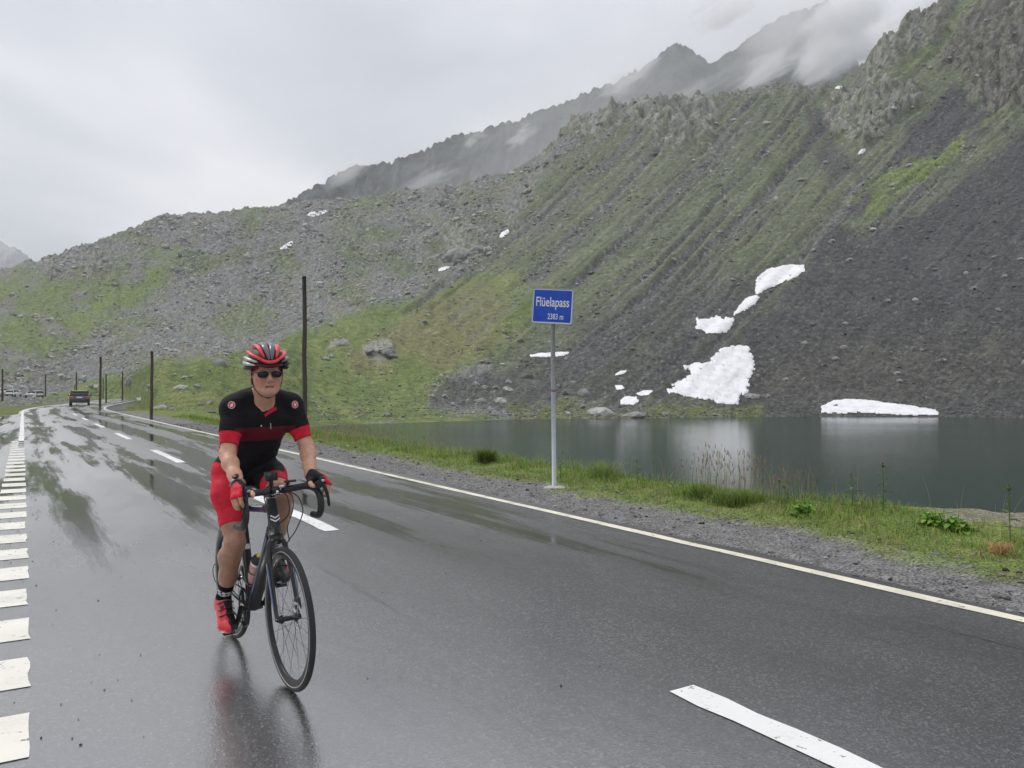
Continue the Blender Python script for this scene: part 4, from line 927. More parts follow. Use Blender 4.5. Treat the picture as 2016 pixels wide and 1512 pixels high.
# ---------------------------------------------------------------- cars
def car(name, loc, rz, paintm, label, plate=True, scale=1, lights=True):
    root = empty(name, loc, rz, label, 'car'); root.scale = (scale,)*3
    W = .90
    def section(prof, name_, mat, wf, par, y0=None):
        """closed side profile (x, z) swept across the width; wf(z) gives half width"""
        bm = bmesh.new(); n = len(prof); rings = []
        for f in (-1, -.92, -.5, 0, .5, .92, 1):
            k = 1 if abs(f) < .95 else .0
            ring = []
            for x, z in prof:
                cx_ = sum(p[0] for p in prof)/n; cz_ = sum(p[1] for p in prof)/n; q = 1 if abs(f) < .95 else .965
                ring.append(bm.verts.new((cx_+(x-cx_)*q, f*wf(z), cz_+(z-cz_)*q)))
            rings.append(ring)
        for A, B in zip(rings, rings[1:]):
            for i in range(n): bm.faces.new((A[i], A[(i+1) % n], B[(i+1) % n], B[i]))
        bm.faces.new(rings[0][::-1]); bm.faces.new(rings[-1]); bmesh.ops.recalc_face_normals(bm, faces=bm.faces[:]); return bmobj(name_, bm, mat, par)
    body = section([(-2.28, .38), (-2.3, .62), (-2.24, .95), (-1.2, 1.0), (.75, .98), (1.9, .86), (2.25, .66), (2.25, .35), (1.9, .26), (-2.0, .26)], 'body', paintm, lambda z: W*(1-.06*abs(z-.6)), root)
    glass = carglass
    cab = section([(-2.16, .95), (-1.86, 1.40), (-1.3, 1.47), (.1, 1.45), (.95, .99), (-1, .97)], 'cabin_glass', glass, lambda z: W*(.97-.36*(z-.95)), root)
    section([(-1.93, 1.38), (-1.85, 1.445), (-1.3, 1.50), (.0, 1.485), (.12, 1.44), (-1.3, 1.455)], 'roof', paintm, lambda z: W*.80, root)
    for sy in (-1, 1):
        for a, b in (((-2.2, .95), (-1.85, 1.43)), ((-.45, .98), (-.5, 1.46)), ((.95, .98), (.05, 1.45))):
            bm = bmesh.new(); tube(bm, [(a[0], sy*W*.955, a[1]), (b[0], sy*W*.80, b[1])], .045, 6); bmobj('pillar', bm, paintm, root)
        bm = bmesh.new(); tube(bm, [(-1.8, sy*W*.74, 1.51), (-.1, sy*W*.74, 1.50)], .02, 6); bmobj('roof_rail', bm, trimm, root)
        bm = bmesh.new(); box(bm, (.55, sy*(W+.10), 1.02), (.14, .2, .13)); bmobj('side_mirror', bm, paintm, root, bevel=.03)
        bm = bmesh.new(); box(bm, (-2.24, sy*.70, .86), (.12, .26, .13)); bmobj('tail_light', bm, tailm if lights else trimm, root, bevel=.02)
        for x in (-1.38, 1.38):
            wr = empty('wheel'); wr.parent = root; wr.location = (x, sy*.80, .33)
            bm = bmesh.new(); lathe(bm, [(.20, -.11), (.31, -.11), (.33, -.08), (.33, .08), (.31, .11), (.20, .11)], 24, 'Y'); bmobj('tyre', bm, rubber_car, wr)
            bm = bmesh.new(); lathe(bm, [(.04, -.09), (.21, -.095), (.21, .095), (.04, .09)], 16, 'Y'); bmobj('rim', bm, zinc, wr)
    bm = bmesh.new(); box(bm, (-2.30, 0, .42), (.10, 1.72, .26)); bmobj('bumper', bm, trimm, root, bevel=.03)
    if plate: bm = bmesh.new(); box(bm, (-2.30, 0, .80), (.03, .52, .12)); bmobj('number_plate', bm, platem, root)
    bm = bmesh.new(); box(bm, (-1.93, 0, 1.40), (.16, 1.2, .03)); bmobj('rear_spoiler', bm, paintm, root, bevel=.01)
    for sy in (-.5, .5): bm = bmesh.new(); tube(bm, [(-2.2, sy, .28), (-2.34, sy, .28)], .035, 8); bmobj('exhaust', bm, zinc, root)
    return root
carglass = Mat('dark_car_glass', (.02, .025, .03), .05, spec=.8).m; trimm = Mat('black_trim', (.02, .02, .02), .5).m; rubber_car = Mat('car_tyre', (.015, .015, .015), .8).m; platem = Mat('number_plate', (.75, .75, .72), .5).m
tm_ = Mat('tail_lamp', (.5, .02, .015), .3); tm_.b.inputs['Emission Color'].default_value = (1, .07, .04, 1); tm_.b.inputs['Emission Strength'].default_value = .18; tailm = tm_.m
dark_paint = Mat('dark_car_paint', (.012, .013, .018), .25, coat=1).m; white_paint = Mat('white_car_paint', (.75, .76, .78), .3, coat=1).m; silver_paint = Mat('silver_car_paint', (.5, .52, .54), .35, .3, coat=1).m
Yc = 81; Xc = (157-U0)/F*Yc; car('dark_estate_car', (Xc, Yc, .0), math.radians(90+28), dark_paint, 'black estate car seen from behind with red tail lights on, driving away into the bend')
def tzc(u, Y): X = (u-U0)/F*Y; return (X, Y, tz(X, Y))
car('parked_car', tzc(27, 160), R(100), white_paint, 'white car seen from behind, parked beyond the grass strip at the far left', scale=.92)
car('parked_car', tzc(67, 158), R(150), silver_paint, 'silver estate car parked side-on beyond the grass strip, right of the white car', lights=False)
car('parked_car', tzc(9, 172), R(95), white_paint, 'faint pale car parked farthest left beside the white one', scale=.9, lights=False)
X, Y, z = tzc(189, 160); nb = empty('notice_board', (X, Y, z), 0, 'small white board on two legs in the grass beyond the bend', 'notice board')
bm = bmesh.new(); box(bm, (0, 0, 1.1), (.85, .04, .6)); bmobj('board', bm, platem, nb, smooth=False)
for sx in (-.35, .35): bm = bmesh.new(); box(bm, (sx, .04, .4), (.05, .05, 1.1)); bmobj('leg', bm, zinc, nb, smooth=False)
# ---------------------------------------------------------------- bicycle (local axes: x forward, y to the rider's left, z up)
BF = Vector((.565, -.825, 0)).normalized(); BANG = math.atan2(BF.y, BF.x); BLOC = Vector((-1.062, 3.80, 0))-BF*.575
LEAN = R(1.6)
def place_rider(o): o.location = (BLOC.x, BLOC.y, .002); o.rotation_euler = (LEAN, 0, BANG); return o
bike = place_rider(empty('road_bicycle', (0, 0, 0), 0, 'black and blue racing bicycle with drop handlebars and disc brakes, ridden on the wet road', 'bicycle'))
carbon = Mat('black_carbon', (.018, .019, .021), .32, coat=.5); carbon.set('Roughness', carbon.ramp(carbon.noise(carbon.coord('Object'), 9, 5), [(.35, .38), (.7, .6)])); carbon.b.inputs['Coat Weight'].default_value = .15; carbon.b.inputs['Base Color'].default_value = (.010, .010, .012, 1); carbon = carbon.m
bluep = Mat('blue_frame_paint', (.007, .055, .16), .3, coat=.6).m; whitep = Mat('white_decal', (.75, .76, .78), .4).m
rub = Mat('tyre_rubber', (.022, .022, .023), .75); rub.bump(rub.noise(rub.coord('Object'), 60, 3), .2, .003); rub = rub.m
alu = metal('polished_aluminium', (.62, .63, .65), .22, .95, 40); blackalu = metal('black_anodised', (.03, .03, .032), .35, .6, 40); chrome = metal('spoke_steel', (.12, .12, .125), .3, .8)
tape = Mat('handlebar_tape', (.022, .022, .024), .6); wv = tape.n('TexWave'); tape.L.new(tape.coord('Object', (1, 3, 1)), wv.inputs['Vector']); wv.inputs['Scale'].default_value = 22; tape.bump(wv.outputs['Fac'], .4, .003); tape = tape.m
hood_m = Mat('rubber_hood', (.02, .02, .021), .55).m
def tb(name, path, r, mat, par=bike, seg=10, sm=True, **k):
    bm = bmesh.new(); tube(bm, path, r, seg, **k); return bmobj(name, bm, mat, par, sm)
WR = .338
def wheel(x, rotor_side=1):
    w_ = empty('wheel'); w_.parent = bike; w_.location = (x, 0, .34)
    bm = bmesh.new(); circ = [(math.cos(a)*(WR-.013), 0, math.sin(a)*(WR-.013)) for a in [2*math.pi*i/72 for i in range(72)]]; tube(bm, circ, .0145, 12, closed=True); bmobj('tyre', bm, rub, w_)
    bm = bmesh.new(); prof = [(.306, -.011), (.313, -.0115), (.316, -.009), (.316, .009), (.313, .0115), (.306, .011), (.285, .007), (.283, 0), (.285, -.007)]; rings = []
    for k in range(72):
        a = 2*math.pi*k/72; rings.append([bm.verts.new((math.cos(a)*r, y, math.sin(a)*r)) for r, y in prof])
    for k in range(72):
        A, B = rings[k], rings[(k+1) % 72]
        for j in range(len(prof)): bm.faces.new((A[j], A[(j+1) % len(prof)], B[(j+1) % len(prof)], B[j]))
    bmesh.ops.recalc_face_normals(bm, faces=bm.faces[:]); bmobj('rim', bm, blackalu, w_)
    for sy in (-1, 1):       # pale reflective line on the tyre wall
        bm = bmesh.new(); tube(bm, [(math.cos(a)*.317, sy*.0125, math.sin(a)*.317) for a in [2*math.pi*i/72 for i in range(72)]], .0012, 5, closed=True); bmobj('tyre_line', bm, whitep, w_)
    bm = bmesh.new(); lathe(bm, [(.012, -.055), (.014, -.048), (.021, -.034), (.021, -.030), (.012, -.026), (.012, .026), (.022, .030), (.022, .034), (.012, .055)], 20, 'Y'); bmobj('hub', bm, blackalu, w_)
    bm = bmesh.new(); rr = .07; ringo = []
    for k in range(36):
        a = 2*math.pi*k/36; ringo.append([bm.verts.new((math.cos(a)*r, .040+y, math.sin(a)*r)) for r, y in ((rr+.0015*math.sin(k*2.1), 0), (rr+.0015*math.sin(k*2.1), .002), (.056, .002), (.056, 0))])
    for k in range(36):
        A, B = ringo[k], ringo[(k+1) % 36]
        for j in range(4): bm.faces.new((A[j], A[(j+1) % 4], B[(j+1) % 4], B[j]))
    for k in range(5):
        a = 2*math.pi*k/5; tube(bm, [(math.cos(a)*.02, .041, math.sin(a)*.02), (math.cos(a+.35)*.058, .041, math.sin(a+.35)*.058)], .003, 4)
    bmesh.ops.recalc_face_normals(bm, faces=bm.faces[:]); bmobj('disc_rotor', bm, alu, w_, smooth=False)
    sm = None
    for k in range(24):
        a = 2*math.pi*k/24; sy = 1 if k % 2 else -1; off = (.9 if (k//2) % 2 else -.9)
        if sm is None:
            bm = bmesh.new(); tube(bm, [(0, 0, 0), (0, 0, 1)], .0011, 4); so = bmobj('spoke', bm, chrome, w_); sm = so.data
        else: so = bpy.data.objects.new('spoke', sm); COL.objects.link(so); so.parent = w_
        p0 = Vector((math.cos(a+off)*.024, sy*.032, math.sin(a+off)*.024)); p1 = Vector((math.cos(a)*.288, 0, math.sin(a)*.288)); d = p1-p0
        so.location = p0; so.rotation_mode = 'QUATERNION'; so.rotation_quaternion = d.to_track_quat('Z', 'Y'); so.scale = (1, 1, d.length)
    tb('valve', [(-.285, 0, 0), (-.25, 0, 0)], .0025, alu, w_, 6)
    return w_
wf = wheel(.575); wb = wheel(-.41); wf.rotation_euler = (0, .3, 0)
def ax(z): return .53-.325*(z-.34)
# frame
HT, HB = Vector((ax(.885), 0, .885)), Vector((ax(.715), 0, .715)); ST = Vector((-.155, 0, .80)); BB = Vector((0, 0, .272)); RA = Vector((-.41, 0, .34))
bm = bmesh.new()
tube(bm, [HB, HB.lerp(HT, .4), HT], [.036, .027, .025], 16, sx=1.0, sy=1.15)
tube(bm, [Vector((ax(.84)-.005, 0, .838)), Vector((.1, 0, .812)), Vector((-.148, 0, .775))], [.023, .017, .015], 14)
tube(bm, [Vector((ax(.75)-.01, 0, .745)), Vector((.2, 0, .50)), BB], [.034, .032, .033], 16)
tube(bm, [BB, BB.lerp(ST, .5), ST], [.026, .018, .0165], 14)
tube(bm, [BB+Vector((0, -.045, 0)), BB+Vector((0, .045, 0))], .024, 16)
for s in (-1, 1):
    tube(bm, smoothpath([BB+Vector((-.02, s*.022, 0)), Vector((-.14, s*.036, .285)), Vector((-.28, s*.055, .315)), RA+Vector((0, s*.062, 0))], 5), .0105, 8)
    tube(bm, smoothpath([Vector((-.135, s*.012, .72)), Vector((-.2, s*.03, .63)), Vector((-.30, s*.05, .49)), RA+Vector((0, s*.06, 0))], 5), .0075, 8)
frame = bmobj('frame', bm, carbon, bike)
# blue panels and white marks on the tubes
def patch(name, a, b, r0, r1, ang0, ang1, mat, par=frame, n=10):
    a, b = Vector(a), Vector(b); d = (b-a).normalized(); X = Vector((0, -1, 0)); Yv = d.cross(X).normalized(); bm = bmesh.new(); rows = []
    for i in range(n+1):
        f = i/n; p = a.lerp(b, f); r = r0+(r1-r0)*f; rows.append([bm.verts.new(p+(X*math.cos(R(t))+Yv*math.sin(R(t)))*r) for t in np.linspace(ang0, ang1, 8)])
    for A, B in zip(rows, rows[1:]):
        for j in range(7): bm.faces.new((A[j], A[j+1], B[j+1], B[j]))
    bmesh.ops.recalc_face_normals(bm, faces=bm.faces[:]); return bmobj(name, bm, mat, par)
patch('blue_panel', (ax(.73)-.03, 0, .705), (.05, 0, .325), .0355, .0345, -15, 40, bluep); patch('blue_panel', (.30, 0, .8325), (-.10, 0, .785), .0212, .0172, -55, 10, bluep)
patch('white_mark', (.26, 0, .829), (.06, 0, .808), .0206, .0182, 24, 52, whitep)
patch('white_mark', (-.085, 0, .563), (-.093, 0, .59), .0195, .0192, 40, 120, whitep)
# chevrons on the head tube
def chevron(z, w, mat):
    bm = bmesh.new(); t = .0075
    for s in (-1, 1):
        pts = []
        for f in (0, .5, 1):
            y = s*w*f; x = ax(z)+math.sqrt(max(0, .0335**2-(y*.92)**2))+.0015; pts.append(((x+.0, y, z+.012*f), (x-.002, y, z+.012*f+t)))
        for (a0, a1), (b0, b1) in zip(pts, pts[1:]): bm.faces.new([bm.verts.new(q) for q in (a0, b0, b1, a1)])
    bmesh.ops.recalc_face_normals(bm, faces=bm.faces[:]); return bmobj('chevron_emblem', bm, mat, frame, smooth=False)
chevron(.782, .024, whitep); chevron(.798, .022, whitep)
for z_ in (.896, .914):
    bm = bmesh.new(); lathe(bm, [(.0245, z_-.0015), (.0245, z_+.0015)], 18, 'Z', (ax(z_), 0, 0)); bmobj('spacer_line', bm, whitep, frame)
tb('headset_spacer', [(ax(.885), 0, .885), (ax(.932), 0, .932)], .0235, carbon, seg=18)
# fork
bm = bmesh.new(); CR = Vector((ax(.70), 0, .70))
tube(bm, [CR+Vector((-.006, 0, .02)), CR+Vector((.004, 0, -.012))], [.036, .034], 16)
for s in (-1, 1):
    tube(bm, smoothpath([CR+Vector((0, s*.012, 0)), CR+Vector((.012, s*.036, -.022)), CR+Vector((.03, s*.045, -.07)), Vector((.49, s*.05, .53)), Vector((.535, s*.053, .42)), Vector((.575, s*.055, .34))], 5), [.021, .02, .019, .018, .017, .016, .016, .0155, .015, .015, .0145, .014, .014, .0135, .013, .013, .012, .012, .0115, .011, .011, .011, .011, .011, .011, .011][:26], 10, sy=.8)
fork = bmobj('fork', bm, carbon, bike)
bm = bmesh.new()
for s in (-1, 1):
    P0_, P1_ = Vector((.455, s*.0655, .59)), Vector((.548, s*.0655, .39)); w0 = Vector((.010, 0, .004)); rr_2 = [bm.verts.new(q) for q in (P0_-w0*.2, P0_+w0*1.5, P1_+w0, P1_-w0*.4)]; bm.faces.new(rr_2)
    Q0, Q1 = Vector((.472, s*.060, .592)), Vector((.560, s*.060, .39)); bm.faces.new([bm.verts.new(q) for q in (P0_+w0*1.5, Q0, Q1, P1_+w0)])
bmobj('blue_panel', bm, bluep, fork)
tb('axle', [(.575, -.062, .34), (.575, .062, .34)], .007, blackalu, fork)
bm = bmesh.new(); box(bm, (.545, .056, .395), (.030, .028, .055), rot=Matrix.Rotation(R(-20), 3, 'Y')); cal = bmobj('brake_caliper', bm, blackalu, fork, bevel=.005)
bm = bmesh.new(); box(bm, (-.36, .05, .40), (.05, .026, .032)); bmobj('brake_caliper', bm, blackalu, frame, bevel=.005)
# seat post and saddle
tb('seat_post', [ST+Vector((.01, 0, -.04)), Vector((-.202, 0, .955))], .0137, carbon, seg=14)
bm = bmesh.new(); rings = []
for x, w2, z in ((-.335, .055, .985), (-.31, .073, .992), (-.26, .070, .992), (-.2, .045, .985), (-.13, .026, .982), (-.07, .020, .978), (-.055, .012, .972)):
    rings.append([bm.verts.new((x, w2*math.cos(a), z+(.013*math.sin(a) if math.sin(a) > 0 else .026*math.sin(a)))) for a in [2*math.pi*k/14 for k in range(14)]])
for A, B in zip(rings, rings[1:]):
    for k in range(14): bm.faces.new((A[k], A[(k+1) % 14], B[(k+1) % 14], B[k]))
bm.faces.new(rings[0]); bm.faces.new(rings[-1][::-1]); bmesh.ops.recalc_face_normals(bm, faces=bm.faces[:]); sad = bmobj('saddle', bm, hood_m, bike)
for s in (-1, 1): tb('saddle_rail', [(-.30, s*.02, .965), (-.25, s*.021, .952), (-.15, s*.021, .952), (-.10, s*.012, .966)], .0035, alu, sad, 6)
# bars
BC = Vector((.437, 0, .938))
tb('stem', [Vector((ax(.932)-.004, 0, .935)), BC], [.020, .0175], blackalu, seg=14)
bm = bmesh.new(); lathe(bm, [(.021, -.024), (.0215, -.02), (.0215, .02), (.021, .024)], 18, 'Y', BC); stc = bmobj('stem_clamp', bm, blackalu, bike)
bm = bmesh.new(); lathe(bm, [(.009, BC.x+.018), (.010, BC.x+.024), (.006, BC.x+.029)], 14, 'X', (0, .0, BC.z-.004)); bmobj('stem_bolt', bm, alu, stc)
for dy, dz in ((.015, .012), (-.015, -.012), (.015, -.012)): tb('stem_bolt', [(BC.x+.018, dy, BC.z+dz), (BC.x+.026, dy, BC.z+dz)], .004, alu, stc, 8)
def barpath(s, dz): return smoothpath([(.437, s*.035, .938), (.437, s*.11, .938+dz*.6), (.445, s*.150, .936+dz), (.475, s*.170, .932+dz), (.522, s*.178, .920+dz), (.556, s*.182, .880+dz), (.552, s*.184, .830+dz), (.515, s*.186, .797+dz), (.465, s*.188, .790+dz), (.425, s*.189, .788+dz)], 5)
bm = bmesh.new(); tube(bm, [(.437, -.05, .938), (.437, .05, .938)], .0158, 14); bmobj('handlebar', bm, blackalu, bike)
HZ = {-1: -.004, 1: .012}
for s in (-1, 1):
    dz = HZ[s]; p = barpath(s, dz); tb('bar_tape', p, [.0165]*len(p), tape, seg=12)
    hb = bmesh.new(); tube(hb, smoothpath([(.49, s*.173, .933+dz), (.53, s*.177, .947+dz), (.565, s*.179, .957+dz), (.588, s*.180, .980+dz), (.592, s*.180, .995+dz)], 4), [.015, .0165, .0175, .018, .018, .018, .0175, .017, .0165, .016, .016, .016, .0155, .0155, .015, .013, .009], 12, sx=.85, sy=1.2)
    ho = bmobj('brake_hood', hb, hood_m, bike)
    tb('brake_lever', smoothpath([(.592, s*.181, .960+dz), (.606, s*.191, .930+dz), (.603, s*.203, .885+dz), (.590, s*.211, .847+dz)], 5), [.007, .008, .009, .009, .009, .0085, .008, .008, .008, .008, .0075, .007, .007, .0065, .006, .005], blackalu, ho, 8, sx=.55, sy=1.2)
    bm = bmesh.new(); lathe(bm, [(.0075, .600), (.009, .604), (.005, .608)], 12, 'X', (0, s*.1795, .977+dz)); bmobj('hood_badge', bm, alu, ho)
# cables
for pts in ([(.437, .05, .931), (.50, .06, .91), (.53, .05, .85), (.49, .035, .76), (.47, .05, .69)], [(.437, .06, .931), (.47, .10, .90), (.50, .11, .83), (.48, .08, .74), (.44, .045, .66), (.49, .052, .55), (.53, .058, .45)],
            [(.437, -.06, .931), (.485, -.07, .90), (.49, -.055, .84), (.44, -.035, .78), (.41, -.03, .75)], [(.42, .03, .94), (.46, .05, .90), (.44, .06, .82), (.40, .03, .77)]):
    tb('brake_cable', smoothpath(pts, 6), .0027, hood_m, seg=6)
tb('gear_cable', smoothpath([(-.39, -.07, .31), (-.46, -.085, .33), (-.50, -.085, .39), (-.46, -.075, .43), (-.40, -.065, .41)], 6), .0025, hood_m, seg=6)
# bar mounts: action camera, head unit
ac_ = bmesh.new(); box(ac_, (.40, -.012, 1.008), (.034, .062, .044)); acam = bmobj('action_camera', ac_, Mat('camera_plastic', (.018, .018, .018), .4).m, None, bevel=.005)
place_rider(acam); tag(acam, 'small black action camera mounted on the stem of the handlebar', 'camera')
bm = bmesh.new(); lathe(bm, [(.012, .4175), (.012, .4225), (.010, .424)], 18, 'X', (0, -.027, 1.012)); bmobj('lens', bm, carglass, acam)
bm = bmesh.new(); box(bm, (.40, -.012, .975), (.014, .02, .03)); bmobj('mount', bm, hood_m, acam, bevel=.003)
bm = bmesh.new(); box(bm, (.445, .07, .980), (.06, .045, .012), rot=Matrix.Rotation(R(-8), 3, 'Y')); hu = bmobj('bike_computer', bm, Mat('computer_case', (.02, .02, .021), .4).m, None, bevel=.004); place_rider(hu); tag(hu, 'flat black cycle computer on the handlebar beside the action camera', 'bike computer')
bm = bmesh.new(); tube(bm, [(.437, .05, .950), (.44, .06, .974)], .008, 8); bmobj('mount', bm, hood_m, hu)
bm = bmesh.new(); box(bm, (.452, .022, .960), (.022, .03, .012)); bmobj('light_clip', bm, alu, bike, bevel=.003)
# drive side
cs = bmesh.new(); r_o, nT = .105, 50; rg = []
for k in range(nT*2):
    a = math.pi*k/nT; r = r_o if k % 2 else r_o-.004; rg.append([cs.verts.new((math.cos(a)*q, -.048+y, math.sin(a)*q)) for q, y in ((r, -.0015), (r, .0015), (.086, .0015), (.086, -.0015))])
for k in range(nT*2):
    A, B = rg[k], rg[(k+1) % (nT*2)]
    for j in range(4): cs.faces.new((A[j], A[(j+1) % 4], B[(j+1) % 4], B[j]))
for k in range(4):
    a = R(20+90*k); tube(cs, [(math.cos(a)*.02, -.05, math.sin(a)*.02), (math.cos(a)*.09, -.05, math.sin(a)*.09)], .009, 6)
bmesh.ops.recalc_face_normals(cs, faces=cs.faces[:]); cr_ = bmobj('chainring', cs, blackalu, bike, smooth=False); cr_.location = BB
PEDR, PEDL = Vector((-.095, -.115, .142)), Vector((.095, .115, .400))
for s, P_ in ((-1, PEDR), (1, PEDL)):
    a_ = BB+Vector((0, s*.062, 0)); b_ = Vector((P_.x, s*.072, P_.z)); cobj = tb('crank_arm', [a_, a_.lerp(b_, .5), b_], [.017, .013, .012], blackalu, seg=10)
    tb('pedal_axle', [b_, P_+Vector((0, s*.03, 0))], .006, alu, cobj, 8)
    bm = bmesh.new(); box(bm, (P_.x, P_.y, P_.z), (.075, .062, .016), rot=Matrix.Rotation(R(25), 3, 'Y')); bmobj('pedal', bm, blackalu, bike, bevel=.004)
ch = [(0, .372), (-.2, .365), (-.41, .375), (-.44, .345), (-.42, .31), (-.40, .27), (-.405, .235), (-.385, .215), (-.37, .235), (-.2, .20), (0, .168), (.07, .195), (.105, .272), (.07, .345)]
tb('chain', [(x, -.05, z) for x, z in ch], .0045, blackalu, seg=6, closed=True, sx=1, sy=.8)
bm = bmesh.new(); lathe(bm, [(.052, -.03), (.048, -.04), (.03, -.052)], 24, 'Y', RA); bmobj('cassette', bm, metal('cassette_steel', (.3, .3, .31), .35, .9), bike)
bm = bmesh.new(); tube(bm, [(-.41, -.062, .33), (-.415, -.066, .285), (-.385, -.062, .215)], [.014, .016, .012], 8); lathe(bm, [(.018, -.056), (.018, -.05)], 12, 'Y', (-.408, 0, .285)); lathe(bm, [(.018, -.056), (.018, -.05)], 12, 'Y', (-.383, 0, .222)); bmobj('rear_derailleur', bm, blackalu, bike)
# bottle in its cage on the seat tube side of the down tube
a_, b_ = Vector((.045, -.0, .36)), Vector((.185, -.0, .548)); up = Vector((-.79, 0, .61))*.058
cage = bmesh.new(); axd = (b_-a_).normalized(); sid = Vector((0, 1, 0)); cen = a_+up
for f in (.15, .6):
    c0 = cen+axd*(.17*f); tube(cage, [c0+(sid*math.cos(t)+up.normalized()*math.sin(t))*.0395 for t in np.linspace(-1.2, 4.3, 16)], .0028, 6)
for s in (-1, 1): tube(cage, [cen+sid*s*.03-up*.6, cen+axd*.06+sid*s*.04, cen+axd*.115+sid*s*.035+up*.4], .0028, 6)
bmobj('bottle_cage', cage, hood_m, bike)
bt = place_rider(empty('water_bottle', (0, 0, 0), 0, 'pale pink sports bottle with a black cap and yellow nozzle in the frame cage', 'bottle'))
q = axd.to_track_quat('Z', 'Y').to_matrix().to_4x4(); TM = Matrix.Translation(cen) @ q
def bl(name, prof, mat): 
    bm = bmesh.new(); lathe(bm, prof, 24); bm.transform(TM); return bmobj(name, bm, mat, bt)
bp = Mat('translucent_bottle', (.62, .36, .35), .35); c = bp.coord('Object'); bp.set('Base Color', bp.mix(bp.ramp(bp.noise(c, 22, 2), [(.57, 0.), (.60, 1.)]), (.55, .30, .29), bp.mix(bp.ramp(bp.noise(c, 34, 2), [(.5, 0.), (.54, 1.)]), (.30, .42, .10), (.60, .50, .12))))
bl('bottle_body', [(.030, 0), (.036, .006), (.0365, .09), (.032, .10), (.0365, .115), (.0365, .145), (.033, .158)], bp.m)
bl('bottle_ring', [(.0345, .153), (.0355, .156), (.0355, .166), (.0345, .169)], whitep); bl('cap', [(.0345, .166), (.035, .178), (.028, .196), (.014, .203)], hood_m); bl('nozzle', [(.011, .20), (.012, .214), (.009, .222)], Mat('yellow_plastic', (.75, .62, .08), .4).m)
